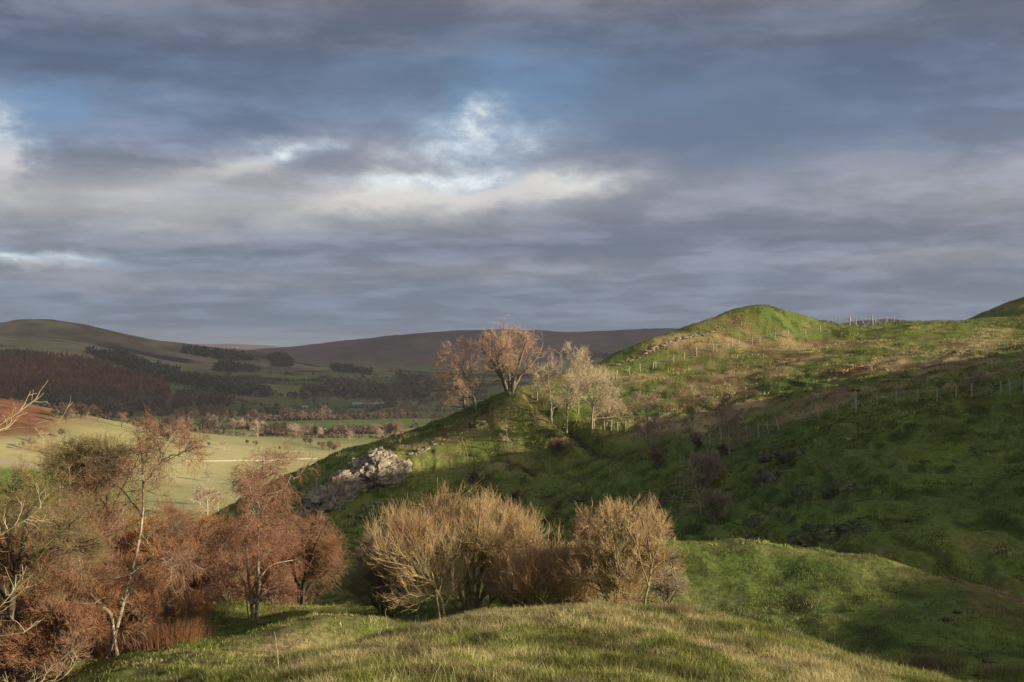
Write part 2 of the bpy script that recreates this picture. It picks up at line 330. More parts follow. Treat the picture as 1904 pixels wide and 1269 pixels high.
# colours (base albedo, and the tone of painted pit shadows)
GREEN = np.array([.086,.130,.034]); LIME = np.array([.135,.175,.040]); STRAW = np.array([.30,.235,.125]); BROWN = np.array([.125,.082,.045]); PIT_SHADE = np.array([.020,.028,.010]); SOIL = np.array([.030,.022,.016])
def lerp(a, b, t): return a*(1-t[:,None]) + b*t[:,None]
def fields(xf, yf):
    wx = xf + fbm(xf/300, yf/300, 81, 2)*150; wy = yf + fbm(xf/300, yf/300, 83, 2)*150; cx = np.floor(wx/230); qy = wy/170+.5*(cx%2)
    fx = wx/230-cx; fy = qy-np.floor(qy); return _h(cx, np.floor(qy), 5), np.minimum(np.minimum(fx, 1-fx)*230, np.minimum(fy, 1-fy)*170)
def colour(x, y, z, slope):
    r = np.hypot(x, y); c = np.zeros((len(x), 3)); nr = r < 400
    if nr.any():
        xn, yn = x[nr], y[nr]; rn = r[nr]
        st = straw_near(xn, yn)
        pat = fbm(xn/9, yn/9, 51, 4)*1.1 + fbm(xn/1.6, yn/1.6, 57, 3)*.9
        s = sstep(.0, 1.0, np.clip(st + pat*(.32+st), 0, 1))
        g = lerp(np.tile(GREEN, (len(xn),1)), LIME, np.clip(.5+fbm(xn/12, yn/12, 61, 3)*1.3, 0, 1))
        g = lerp(g, PIT_SHADE, np.clip(fbm(xn/1.7, yn/1.7, 67, 4)*3.0-.3, 0, .62))  # near-black blotches painted as the small shadows of tussock pits
        sc = lerp(np.tile(STRAW, (len(xn),1)), BROWN, np.clip(.45+fbm(xn/5, yn/5, 71, 3)*1.6, 0, 1))
        q = lerp(g, sc, s)
        for L, wd, dp in PATHS:
            d = dist_poly(xn, yn, L); q = lerp(q, SOIL, .85*np.exp(-(d/(wd*.55))**2))
        c[nr] = q
    fr = r >= 300
    if fr.any():
        xf, yf, rf, zf, sl = x[fr], y[fr], r[fr], z[fr], slope[fr]
        px = CX + xf/np.maximum(yf, 1)*FPX
        # pasture in walled fields: cells of a warped lattice
        wx = xf + fbm(xf/300, yf/300, 81, 2)*150; wy = yf + fbm(xf/300, yf/300, 83, 2)*150
        cell = _h(np.floor(wx/230), np.floor(wy/170 + .5*(np.floor(wx/230)%2)), 5)
        past = lerp(np.tile(np.array([.080,.120,.034]), (len(xf),1)), np.array([.165,.175,.065]), np.clip(cell*1.2-.15, 0, 1))
        past = lerp(past, np.array([.20,.17,.085]), np.clip(fbm(xf/90, yf/90, 87, 3)*1.4, 0, .6)*(cell > .35))
        near_f = sstep(1150, 700, rf)
        past = lerp(past, np.array([.36,.35,.175])+fbm(xf/60, yf/25, 88, 3)[:,None]*.06, near_f*.8)  # nearer fields coloured paler to look sunlit
        lf = sstep(330, 120, px)*sstep(560, 520, rf); past = lerp(past, np.array([.11,.19,.03]), lf)
        foot = sstep(-38-8, -38, zf)*sstep(1100, 900, rf); past = lerp(past, np.array([.20,.165,.085]), foot*.9)
        brk = sstep(-47, -40, zf+fbm(xf/40, yf/40, 89, 2)*12)*sstep(900, 860, rf)*sstep(125, 70, px); past = lerp(past, np.array([.165,.080,.042])*(1+.9*fbm(xf/9, yf/9, 98, 4))[:,None], brk)
        moorc = lerp(np.tile(np.array([.25,.215,.12]), (len(xf),1)), np.array([.13,.105,.07]), np.clip(.4+fbm(xf/260, yf/160, 91, 4)*1.5+fbm(xf/60, yf/60, 92, 3)*1.3, 0, 1))
        hm = sstep(-40, 0, zf + fbm(xf/300, yf/300, 93, 3)*30)*sstep(1500, 2000, rf)
        q = lerp(past, moorc, hm)
        heath = lerp(np.tile(np.array([.155,.10,.095]), (len(xf),1)), np.array([.085,.08,.058]), np.clip(.5+fbm(xf/500, yf/900, 95, 4)*1.6+fbm(xf/90, yf/160, 96, 3)*1.2, 0, 1))
        q = lerp(q, heath, sstep(3300, 3900, rf)*sstep(-30, 10, zf+fbm(xf/300, yf/300, 97, 2)*20))
        gorse = sstep(.10, .2, fbm(xf/220, yf/110, 99, 5))*sstep(2000, 2300, rf)*sstep(3300, 3100, rf)*sstep(60, 30, zf)
        q = lerp(q, np.array([.020,.024,.016]), gorse*.9)
        t = sstep(300, 400, rf)[:,None] if True else 1
        c[fr] = c[fr]*(1-t) + q*t
    return c

REG_NAMES = ['knoll', 'tussock_mound', 'dale_floor', 'low_mound', 'steep_hillside', 'spur_hill', 'ridge_hill', 'hollow_field', 'valley_floor', 'foothill', 'far_hill', 'distant_moor']
REG_LABELS = ['near knoll of sunlit straw and green grass', 'tussocky shaded mound left of the knoll', 'green grass floor of the dale', 'low grassy mound with a lit crest on the right', 'steep dark green hillside on the right', 'grassy limestone spur carrying the big bare tree', 'sunlit ridge with a pointed grassy knob', 'straw coloured hollow field behind the fence', 'flat valley floor of pale green fields', 'pale foothill with a bracken slope', 'long brown hill on the left', 'dark heather moor on the skyline']
def build_land():
    a_in = np.arange(-28, 28.01, .062); a_out = np.arange(29, 331.1, 1.6)
    th = np.radians(np.concatenate([a_in, a_out])); nA = len(th)
    rr = 1.2*np.exp(np.arange(0, math.log(9300/1.2), .0078)); nR = len(rr)
    X = rr[:,None]*np.sin(th)[None]; Y = rr[:,None]*np.cos(th)[None]
    Z = height(X, Y)
    gx = np.gradient(Z, axis=0)/np.gradient(rr)[:,None]
    x, y, z = X.ravel(), Y.ravel(), Z.ravel()
    col = colour(x, y, z, np.abs(gx).ravel())
    idx = np.arange(nR*nA).reshape(nR, nA); nx = np.roll(idx, -1, axis=1)
    f = np.stack([idx[:-1], nx[:-1], nx[1:], idx[1:]], -1).reshape(-1, 4)
    # orientation up
    cxy = (X[:-1]+X[1:]).ravel()/2, (Y[:-1]+Y[1:]).ravel()/2
    jx = fbm(cxy[0]/5, cxy[1]/5, 101, 2)*4; jy = fbm(cxy[0]/5, cxy[1]/5, 103, 2)*4
    reg = np.zeros(len(f), int); rc = np.hypot(*cxy); nn = rc < 350
    reg[nn] = region_near(cxy[0][nn]+jx[nn], cxy[1][nn]+jy[nn])
    ff = ~nn; dd = None
    xs, ys = cxy[0][ff], cxy[1][ff]; j = np.empty(len(xs), int)
    for i in range(0, len(xs), 60000):
        j[i:i+60000] = ((xs[i:i+60000,None]-FP_[:,0])**2 + (ys[i:i+60000,None]-FP_[:,1])**2).argmin(1)
    reg[ff] = FREG[j]+8
    v = np.stack([x, y, z], 1)
    for k in range(12):
        fk = f[reg == k][:, ::-1]
        if not len(fk): continue
        u, inv = np.unique(fk, return_inverse=True)
        o = mesh_np(REG_NAMES[k], v[u], inv.reshape(-1, 4), M_turf, col=col[u]); tag(o, REG_LABELS[k], kind='structure')
    # small disc under the viewer
    c0 = np.array([[0, 0, gz(0, 0)]]); ring = v[:nA]
    fk = np.stack([np.zeros(nA, int), 1+np.arange(nA), 1+(np.arange(nA)+1) % nA], 1)[:, ::-1]
    o = mesh_np('ground', np.concatenate([c0, ring]), fk, M_turf, col=np.concatenate([col[:1], col[:nA]])); tag(o, 'grassy ground', kind='structure')
    return rr, th, X, Y, Z
LAND = build_land()
print('land', round(time.time()-T0, 1))

# ------------------------------------------------------------------ clouds added outside the view to shade the land
def ico(sub):
    import bmesh
    bm = bmesh.new(); bmesh.ops.create_icosphere(bm, subdivisions=sub, radius=1)
    v = np.array([q.co[:] for q in bm.verts]); f = np.array([[w.index for w in q.verts] for q in bm.faces]); bm.free(); return v, f
ICO3, ICO4, ICO2, ICO1 = ico(4), ico(5), ico(3), ico(2)
m, nt, b = newmat('cloud_white'); b.inputs['Base Color'].default_value = (.8,.8,.82,1); M_cloud = m
def cloud(tx, ty, rx, ry, alt, seed, rz=0.):
    """a heap of cloud whose shadow falls at (tx, ty)"""
    t = (alt+40)/SV[2]; cx, cy = tx+SV[0]*t, ty+SV[1]*t
    v, f = ICO4[0].copy(), ICO4[1]
    n = fbm(v[:,0]*1.6+seed*3.1+v[:,2], v[:,1]*1.6-seed+v[:,2]*.7, seed, 5)
    v *= (1+.55*n)[:,None]; v[:,2] = np.where(v[:,2] < 0, v[:,2]*.25, v[:,2])
    v *= np.array([rx, ry, min(rx, ry)*.14])
    c, s = math.cos(rz), math.sin(rz); v[:,:2] = v[:,:2] @ np.array([[c, s], [-s, c]])
    o = mesh_np('cloud', v, f, M_cloud); o.location = (cx, cy, alt)
    tag(o, 'unseen cloud added to shade the far valley', kind='structure'); return o
# ------------------------------------------------------------------ where a line of sight meets the land, and ground height
rr_, th_, LX, LY, LZ = LAND
NIN = int(round(56/.062))+1
A0, DA = R(-28), R(.062)
def zg(x, y):
    x = np.asarray(x, float); y = np.asarray(y, float)
    r = np.hypot(x, y); t = np.arctan2(x, y)
    i = np.clip(np.log(np.maximum(r, 1.3)/1.2)/.0078, 0, len(rr_)-2.001); j = np.clip((t-A0)/DA, 0, NIN-2.001)
    i0 = i.astype(int); j0 = j.astype(int); fi = i-i0; fj = j-j0
    z = (LZ[i0,j0]*(1-fj)+LZ[i0,j0+1]*fj)*(1-fi) + (LZ[i0+1,j0]*(1-fj)+LZ[i0+1,j0+1]*fj)*fi
    out = (t < R(-27.9)) | (t > R(27.9))
    if np.any(out): z = np.where(out, height(x, y), z)
    return z
def hit(px, py, dmin=5.):
    px = np.atleast_1d(np.asarray(px, float)); py = np.atleast_1d(np.asarray(py, float)); dmin = np.broadcast_to(dmin, px.shape)
    t = np.arctan((px-CX)/FPX); j = np.clip(((t-A0)/DA).round().astype(int), 0, NIN-1)
    X = np.empty((len(px), 3))
    for k in range(len(px)):
        D = rr_*math.cos(t[k]); zr = -(py[k]-HY)/FPX*D
        ok = (LZ[:,j[k]] >= zr) & (D > dmin[k])
        i = int(np.argmax(ok)) if ok.any() else -1
        if i < 0: X[k] = np.nan; continue
        i = max(i, 1); a = LZ[i-1,j[k]]-zr[i-1]; b = LZ[i,j[k]]-zr[i]; f = min(max(-a/(b-a), 0), 1) if b != a else 0
        d = D[i-1]*(1-f)+D[i]*f
        X[k] = ((px[k]-CX)/FPX*d, d, LZ[i-1,j[k]]*(1-f)+LZ[i,j[k]]*f)
    return X
def base(px, D):   # ground point on a bearing at a given distance
    x = (px-CX)/FPX*D; return np.array([x, D, float(zg(x, D))])
def topx(p):        # picture place of a point (for checking)
    return CX+p[0]/p[1]*FPX, HY-p[2]/p[1]*FPX

# ------------------------------------------------------------------ branching plants
def unit(v): return v/np.maximum(np.linalg.norm(v, axis=-1, keepdims=True), 1e-9)
def tubes(P_, Rd, s):
    """P_ (N,K,3), Rd (N,K) -> verts, quads"""
    N, K = Rd.shape; T = np.empty_like(P_); T[:,1:-1] = P_[:,2:]-P_[:,:-2]; T[:,0] = P_[:,1]-P_[:,0]; T[:,-1] = P_[:,-1]-P_[:,-2]; T = unit(T)
    ref = np.where(np.abs(T[:,:1,2:3]) > .9, np.array([1.,0,0]), np.array([0.,0,1])); ref = np.broadcast_to(ref, T.shape)
    u = unit(np.cross(T, ref)); v = np.cross(T, u)
    a = np.arange(s)*2*math.pi/s
    V = P_[:,:,None] + Rd[:,:,None,None]*(np.cos(a)[:,None]*u[:,:,None] + np.sin(a)[:,None]*v[:,:,None])
    idx = np.arange(N*K*s).reshape(N, K, s); nx = np.roll(idx, -1, 2)
    f = np.stack([idx[:,:-1], nx[:,:-1], nx[:,1:], idx[:,1:]], -1).reshape(-1, 4)
    return V.reshape(-1, 3), f
def at_t(P_, t):
    K = P_.shape[1]; q = np.clip(t*(K-1), 0, K-1.001); i = q.astype(int); f = (q-i)[:,None] if P_.ndim == 3 else (q-i)
    n = np.arange(len(P_)); a, b = P_[n,i], P_[n,i+1]
    return a*(1-f)+b*f, b-a
def grow(P_, Rd, L, g):
    """children of every branch in P_; L: level settings"""
    N = len(P_); n = L['n']
    k = g.poisson(n, N) if L.get('pois', True) and n > 2 else np.full(N, int(n))
    if 'w' in L: # more children on long parents
        ln = np.linalg.norm(np.diff(P_, axis=1), axis=2).sum(1); k = np.maximum((k*np.clip(ln/ln.mean(), .3, 2)).round().astype(int), 1)
    pi = np.repeat(np.arange(N), k); M = len(pi)
    if M == 0: return None
    t = L.get('t0', .2) + (L.get('t1', 1.)-L.get('t0', .2))*g.random(M)**L.get('tp', .8)
    p, d = at_t(P_[pi], t); d = unit(d); r0, _ = at_t(Rd[pi], t)
    ang = np.radians(g.normal(L['ang'], L.get('sd', 12), M)); rnd = unit(np.cross(d, g.normal(size=(M, 3))))
    if 'up' in L: rnd = unit(rnd + np.array([0,0,L['up']])); rnd = unit(rnd - d*(rnd*d).sum(1)[:,None])
    dr = unit(d*np.cos(ang)[:,None] + rnd*np.sin(ang)[:,None])
    ln = (L['len']*(1-t) + L.get('len1', L['len']*.5)*t)*g.uniform(.6, 1.25, M)
    K = L['K']; Q = np.empty((M, K, 3)); Q[:,0] = p; cur = dr; tr = np.array(L.get('trop', (0,0,0)))
    for q in range(1, K):
        cur = unit(cur + g.normal(size=(M, 3))*L.get('wig', .15) + tr)
        Q[:,q] = Q[:,q-1] + cur*(ln/(K-1))[:,None]
    rb = np.maximum(np.minimum(r0*L.get('rr', .6), L.get('rmax', 9)), L['rmin'])
    Rr = rb[:,None]*np.linspace(1, L.get('tap', .35), K)[None]
    return Q, np.maximum(Rr, L['rmin']*.55)
def stem(pts, r0, r1, K=10, wig=.0, g=None, power=1.):
    """smooth polyline through 3-D points"""
    pts = np.asarray(pts, float); s = np.concatenate([[0], np.cumsum(np.linalg.norm(np.diff(pts, axis=0), axis=1))]); s /= s[-1]
    u = np.linspace(0, 1, K); Q = np.stack([np.interp(u, s, pts[:,i]) for i in range(3)], 1)
    for _ in range(2): Q[1:-1] = (Q[:-2]+2*Q[1:-1]+Q[2:])/4
    if wig: Q[1:] += g.normal(size=(K-1, 3))*wig
    return Q, r0+(r1-r0)*u**power
class Plant:
    def __init__(s, seed): s.g = np.random.default_rng(seed); s.wood = []; s.fine = []
    def add(s, P_, Rd, sides, fine): (s.fine if fine else s.wood).append((P_, Rd, sides))
    def run(s, P_, Rd, levels):
        cur = (P_, Rd)
        pool = [cur]
        for L in levels:
            src = pool[-1]
            if L.get('all') and len(pool) > 1:
                K = min(q[0].shape[1] for q in pool[-2:]); sel = lambda A: A[:, np.linspace(0, A.shape[1]-1, K).round().astype(int)]
                src = (np.concatenate([sel(q[0]) for q in pool[-2:]]), np.concatenate([sel(q[1]) for q in pool[-2:]]))
            nxt = grow(src[0], src[1], L, s.g)
            if nxt is None: break
            if 'env' in L:      # trim what leaves the crown's outline
                c, rad = L['env']; e = (nxt[0][:,-1]-c)/rad; keep = (e**2).sum(1) < s.g.uniform(.55, 1.3, len(e)); nxt = (nxt[0][keep], nxt[1][keep])
            s.add(nxt[0], nxt[1], L.get('sides', 3), L.get('fine', True)); pool.append(nxt)
    def build(s, name, loc, mats, parts=('trunk', 'crown'), link=True):
        if parts[0] == parts[1]: s.wood += s.fine; s.fine = []
        loc = np.asarray(loc, float); root = empty(name, loc)
        for part, lst, mt in ((parts[0], s.wood, mats[0]), (parts[1], s.fine, mats[1])):
            if not lst: continue
            vs, fs, o = [], [], 0
            for P_, Rd, k in lst:
                v, f = tubes(P_-loc, Rd, k); vs.append(v); fs.append(f+o); o += len(v)
            ob = mesh_np(part, np.concatenate(vs), np.concatenate(fs), mt, root)
        return root
def copy_tree(o, loc, rz, sc=1.):
    c = o.copy(); COL.objects.link(c); c.location = loc; c.rotation_euler = (0, 0, rz); c.scale = (sc, sc, sc) if np.isscalar(sc) else sc
    for ch in list(o.children):
        d = ch.copy(); COL.objects.link(d); d.parent = c
    return c

def bark(name, c1, c2, scale=8., c3=None, rough=.85):
    m, nt, b = newmat(name); L = nt.links.new; geo = nt.nodes.new('ShaderNodeTexCoord')
    t = nt.nodes.new('ShaderNodeTexNoise'); L(geo.outputs['Object'], t.inputs['Vector']); t.inputs['Scale'].default_value = scale; t.inputs['Detail'].default_value = 5
    f = math_(nt, 'MULTIPLY', math_(nt, 'SUBTRACT', t.outputs[0], .35), 3.3); f = math_(nt, 'MINIMUM', math_(nt, 'MAXIMUM', f, 0.), 1.)
    c = mixc(nt, f, c1, c2)
    if c3:
        t2 = nt.nodes.new('ShaderNodeTexNoise'); L(geo.outputs['Object'], t2.inputs['Vector']); t2.inputs['Scale'].default_value = .45; t2.inputs['Detail'].default_value = 3
        f2 = math_(nt, 'MINIMUM', math_(nt, 'MAXIMUM', math_(nt, 'MULTIPLY', math_(nt, 'SUBTRACT', t2.outputs[0], .42), 6.), 0.), 1.); c = mixc(nt, f2, c, c3)
    L(c, b.inputs['Base Color']); b.inputs['Roughness'].default_value = rough
    return m
B = dict(
    grey=bark('bark_grey', (.10,.085,.065), (.26,.235,.19)), dark=bark('bark_dark', (.035,.028,.022), (.10,.08,.06)),
    pale=bark('bark_pale', (.18,.155,.11), (.36,.32,.23)), twig_red=bark('twig_russet', (.20,.10,.055), (.31,.17,.092), 2., (.25,.165,.11)),
    twig_tan=bark('twig_tan', (.30,.20,.12), (.42,.29,.17), 3.), twig_pale=bark('twig_pale', (.42,.36,.23), (.56,.48,.33), 3.),
    twig_orange=bark('twig_orange', (.33,.15,.055), (.39,.215,.088), 1.2, (.21,.115,.065)), willow=bark('twig_willow', (.38,.285,.145), (.49,.39,.215), 1.5, (.33,.225,.125)),
    willow_wood=bark('willow_bark', (.12,.10,.055), (.27,.23,.13)), olive=bark('twig_olive', (.16,.14,.065), (.27,.22,.11), 2.),
    purple=bark('twig_purple', (.17,.12,.09), (.27,.195,.15), 2.), greytwig=bark('twig_grey', (.26,.215,.16), (.38,.32,.245), 2.),
    lichen=bark('lichen_bark', (.40,.36,.20), (.55,.50,.30), 14.), birch=bark('birch_bark', (.10,.085,.065), (.36,.33,.26), 6.),
    vtwig=bark('valley_twig', (.20,.145,.105), (.30,.22,.165), .3), vdark=bark('valley_dark_twig', (.075,.06,.042), (.13,.10,.075), .3))

def px3(pts, D0, dz=0.):
    """points traced at bearing/height with their own distances: (px, py, D)"""
    return np.array([P(p[0], p[1], p[2] if len(p) > 2 else D0) for p in pts])

TREES = {}
# --- the big tree on the spur
def spur_tree():
    D = 150.; p = Plant(11); b = base(945, D); g = p.g
    def lp(*q): return np.array([[b[0]+x, b[1]+y, b[2]+z] for x, y, z in q])
    S = [stem(lp((0,0,-.5),(-.1,0,.8),(-.9,.2,2.4),(-1.9,.3,4.2),(-3.0,.2,5.6),(-4.0,.4,7.2)), .33, .08, 10, .05, g),
         stem(lp((.25,0,-.5),(.3,.1,.9),(.1,.6,2.8),(-.2,.9,5.0),(-.7,.9,7.3),(-.6,.8,9.2)), .31, .06, 10, .06, g),
         stem(lp((.4,0,-.5),(.5,0,.9),(.9,-.5,2.6),(1.5,-.8,4.4),(2.2,-1,6.2),(2.6,-.9,8.4)), .29, .06, 10, .06, g),
         stem(lp((.45,0,.4),(.9,.1,1.8),(2.2,.2,3.2),(3.4,.1,4.3),(4.4,.1,5.9),(4.8,0,7.2)), .26, .06, 10, .05, g),
         stem(lp((-.1,0,.6),(-.6,-.5,2.0),(-1.2,-1.3,3.6),(-1.6,-2,5.4),(-1.8,-2.4,7.4)), .26, .06, 10, .05, g),
         stem(lp((.1,0,.2),(.3,0,.5),(.2,0,1.2)), .52, .30, 10)]
    Q = np.stack([s[0] for s in S]); Rr = np.stack([s[1] for s in S]); p.add(Q, Rr, 8, False)
    env = (b+np.array([.1,0,5.7]), np.array([6.0,4.8,4.7]))
    p.run(Q[:5], Rr[:5], [dict(n=9, t0=.22, ang=56, sd=14, len=3.4, len1=2.3, K=6, wig=.2, trop=(.0,0,.03), rr=.5, rmin=.03, rmax=.09, sides=5, fine=False),
        dict(n=7, t0=.2, ang=44, len=2.0, len1=1.2, K=5, wig=.2, trop=(0,0,.06), rr=.5, rmin=.02, sides=4, fine=False),
        dict(n=5.5, t0=.15, ang=40, len=1.15, len1=.8, K=4, wig=.22, trop=(0,0,.04), rr=.5, rmin=.017, env=env),
        dict(n=3, t0=.1, ang=35, len=.65, len1=.5, K=3, wig=.2, rr=.6, rmin=.011, env=env)])
    r = p.build('bare_tree', b, (B['grey'], bark('twig_spur', (.42,.29,.19), (.54,.39,.26), 2.)))
    tag(r, 'large bare tree with a wide reddish crown standing on top of the spur', 'tree')
spur_tree()
def side_tree(px, D, top, label, seed, lean, mats, n=(8,8,9,4), w=1., sway=-.10, rtr=.17):
    """slender bare tree; top: height in metres"""
    p = Plant(seed); g = p.g; b = base(px, D); h = top
    q = b + np.array([[0,0,-.4],[lean*.1,0,h*.2],[lean*.3,.1,h*.45],[lean*.7,0,h*.72],[lean,0,h*.96]])
    Q, Rr = stem(q, rtr, .03, 10, .05, g); Q, Rr = Q[None], Rr[None]; p.add(Q, Rr, 7, False)
    p.run(Q, Rr, [dict(n=n[0]*1.9, t0=.13, t1=.97, tp=1.25, ang=60, sd=12, len=h*.52*w, len1=h*.24*w, K=6, wig=.16, trop=(sway,0,.06), rr=.55, rmin=.03, sides=5, fine=False),
        dict(n=n[1], t0=.2, ang=40, len=h*.2*w, len1=h*.13*w, K=5, wig=.18, trop=(sway*.6,0,.06), rr=.5, rmin=.016, sides=3, fine=False),
        dict(n=n[2]*.8, t0=.15, ang=36, len=h*.115*w, len1=h*.08, K=4, wig=.2, rr=.5, rmin=.013),
        dict(n=n[3]*.8, t0=.1, ang=35, len=h*.06, len1=h*.05, K=3, wig=.2, rr=.6, rmin=.010)])
    r = p.build('bare_tree', b, mats); tag(r, label, 'tree'); return r
red = bark('twig_rusty', (.42,.27,.18), (.52,.36,.24), 2.)
side_tree(886, 151, 8.8, 'bare russet tree leaning left, just left of the big spur tree', 21, -3.4, (B['grey'], red), (8,7,8,4), 1.25, sway=-.05)
side_tree(866, 152.5, 7.4, 'dark trunked bare tree at the left edge of the spur trees', 22, -1.6, (B['grey'], red), (8,7,8,4), 1.4, -.16)
pm = (B['pale'], B['twig_pale'])
side_tree(1026, 144, 8.6, 'tall pale bare tree at the head of the worn path', 31, -.6, pm, (10,8,8,4), 1.15, -.01, .15)
side_tree(1053, 141, 8.6, 'pale bare tree second along the worn path', 32, .3, pm, (10,8,8,4), .95, 0, .14)
side_tree(1075, 146, 7.8, 'pale bare tree behind the others, its trunk hidden', 34, .2, pm, (10,8,8,4), 1.05, 0, .12)
side_tree(1128, 139, 4.6, 'low pale bare tree spreading right from the path trees', 35, .8, pm, (12,8,8,4), 1.4, .03, .09)
side_tree(1100, 137, 7.4, 'pale spreading bare tree farthest right of the path trees', 33, .5, pm, (12,8,9,4), 1.55, .0, .15)
# --- thin young trees and bushes on the shaded slopes
gm = (B['pale'], B['greytwig'])
side_tree(1207, 122, 6.6, 'thin bare young tree above the dark bush in the gully', 41, -.5, gm, (9,6,7,3), .75, 0, .12)
side_tree(1287, 117, 4.4, 'small bare tree with a round purplish crown near the fence', 42, .2, (B['pale'], B['purple']), (9,7,8,3), .75, 0, .07)
side_tree(1356, 108, 6.0, 'thin leaning bare tree beside the fence corner', 43, -.6, gm, (9,6,7,3), .7, 0, .11)
side_tree(1302, 88, 4.6, 'slender pale leaning sapling in front of the grey bushes', 44, -.9, gm, (6,5,5,2), .6, 0, .07)
side_tree(945, 138, 4.6, 'spindly sapling on the spur below the big tree', 45, -.3, gm, (6,5,6,3), .5, 0, .045)
side_tree(872, 134, 3.8, 'single leaning pale stem on the spur above the dark bush', 46, -.9, gm, (2,2,2,1), .25, 0, .04)
side_tree(745, 146, 2.2, 'tiny pale sapling on the edge of the spur above the crag', 47, -.2, (B['pale'], B['twig_pale']), (7,5,5,2), .7, 0, .04)

def bush(name, label, cat, loc, h, w, seed, mats, nst=9, lv=(7,8,7,4), rm=.008, up=.10, spread=None, group=None, droop=0., rs=.05, arch=0., wig=.17):
    """many-stemmed shrub h high and w wide"""
    p = Plant(seed); g = p.g; b = np.asarray(loc, float); S = []
    for k in range(nst):
        a = g.uniform(0, 2*math.pi); rad = w/2*math.sqrt(g.uniform(.03, 1))*.62; hh = h*(.80-.30*(rad/(w*.31))**2*.6)*g.uniform(.8, 1.)
        o = np.array([math.cos(a), math.sin(a), 0]); e = b+o*rad+np.array([0,0,hh])
        m1 = b + o*rad*.42 + np.array([0,0,hh*.42])
        Q, Rr = stem([b+o*.12*w*.3-np.array([0,0,.3]), b+o*rad*.18+np.array([0,0,hh*.16]), m1, e], rs*g.uniform(.6, 1.3), rs*.25, 8, .04*h/3, g); S.append((Q, Rr))
    Q = np.stack([s[0] for s in S]); Rr = np.stack([s[1] for s in S]); p.add(Q, Rr, 6, False)
    env = (b+np.array([0,0,h*.5]), np.array([w*.56, w*.56, h*.56]))
    p.run(Q, Rr, [dict(n=lv[0], t0=.2, ang=44, sd=12, len=w*.26, len1=w*.15, K=6, wig=wig, trop=(0,0,up-droop), rr=.55, rmin=rm*2.4, sides=4, fine=False),
        dict(n=lv[1], t0=.1, ang=38, len=w*.17, len1=w*.12, K=5, wig=wig, trop=(0,0,up-droop), rr=.5, rmin=rm*1.4, env=env),
        dict(n=lv[2], t0=.1, ang=32, len=w*.11, len1=w*.09, K=4, wig=wig, trop=(0,0,up*1.4-droop*1.6), rr=.5, rmin=rm, env=env),
        dict(n=lv[3], t0=.1, ang=30, len=w*.07, len1=w*.055, K=3, wig=wig, trop=(0,0,up*1.4-droop*2), rr=.6, rmin=rm*.8, env=env)])
    r = p.build(name, b, mats, ('branches', 'twigs') if name != 'bare_tree' else ('trunk', 'crown')); tag(r, label, cat, group); return r
dk = (B['grey'], B['purple']); gk = (B['grey'], B['greytwig'])
def gb(px, py): return hit(px, py, 60)[0]
bush('bush', 'dark twiggy bush at the foot of the thin young tree in the gully', 'bush', gb(1225,872), 2.6, 3.2, 51, dk, 8, (5,6,6,3), .010)
bush('bush', 'largest grey bush filling the gully below the fence corner', 'bush', gb(1315,905), 3.8, 4.4, 52, gk, 10, (5,5,5,2), .013, rs=.07)
bush('bush', 'rounded grey bush behind the slender pale sapling', 'bush', gb(1325,972), 3.0, 3.4, 53, gk, 10, (5,5,5,2), .012, rs=.07)
bush('bush', 'low purplish bush below the pale path trees', 'bush', gb(1038,845), 2.2, 3.4, 54, dk, 8, (5,6,6,3), .011)
bush('bush', 'small dark bush under the single leaning stem', 'bush', gb(880,898), 1.9, 2.2, 55, dk, 7, (5,5,5,3), .011)
bush('bush', 'small purplish bush in the middle of the spur slope', 'bush', gb(962,930), 1.2, 2.0, 56, dk, 6, (4,5,5,3), .011)
bush('bush', 'tiny dark bush behind the small fence side tree', 'bush', gb(1298,833), 1.2, 2.0, 57, dk, 6, (4,5,5,3), .011)
bush('bush', 'dark bush hugging the trunk of the leaning fence tree', 'bush', gb(1345,842), 1.0, 1.8, 58, dk, 6, (4,5,5,3), .011)
bush('bush', 'dark purple thicket left of the willow domes, below the crag', 'bush', base(712, 84), 5.0, 5.2, 59, (B['dark'], B['purple']), 12, (7,7,7,4), .012)

# --- willows by the stream
wm = (B['willow_wood'], B['willow'])
def willow(name, label, cat, stems, seed, lv, mats, parts, env=None, whip=.85, rm=.0065, up=.16, l1=2.1, sd=16, ang=48, t0=.12):
    p = Plant(seed); g = p.g; S = [stem(px3(q, None), r0, r1, 10, .02, g) for q, r0, r1 in stems]
    for q in S:
        zq = float(zg(q[0][0,0], q[0][0,1]))
        if abs(q[0][0,2]-zq) < 1.6: q[0][0,2] = zq-.35; q[0][1,2] = min(q[0][1,2], zq+.35)
    Q = np.stack([s[0] for s in S]); Rr = np.stack([s[1] for s in S]); p.add(Q, Rr, 7, False)
    e = {'env': env} if env is not None else {}
    p.run(Q, Rr, [dict(n=lv[0]*1.7, t0=t0, ang=ang, sd=sd, tp=1., len=l1, len1=l1*.7, K=7, wig=.16, trop=(0,0,up*.5), rr=.55, rmin=.016, sides=5, fine=False, **e),
        dict(n=lv[1], t0=.15, ang=36, len=l1*.62, len1=l1*.5, K=6, wig=.14, trop=(0,0,up*.8), rr=.5, rmin=.0095, sides=3, **e),
        dict(n=lv[2], t0=.1, ang=30, len=whip*.75, len1=whip*.65, K=4, wig=.10, trop=(0,0,up), rr=.5, rmin=rm, **e),
        dict(n=lv[3], t0=.05, ang=26, len=whip*.5, len1=whip*.45, K=3, wig=.08, trop=(0,0,up), rr=.6, rmin=rm*.8, **e)])
    b = S[0][0][0].copy(); b[2] = float(zg(b[0], b[1])); r = p.build(name, b, mats, parts); tag(r, label, cat); return r
cen = lambda px, py, D: np.array(P(px, py, D))
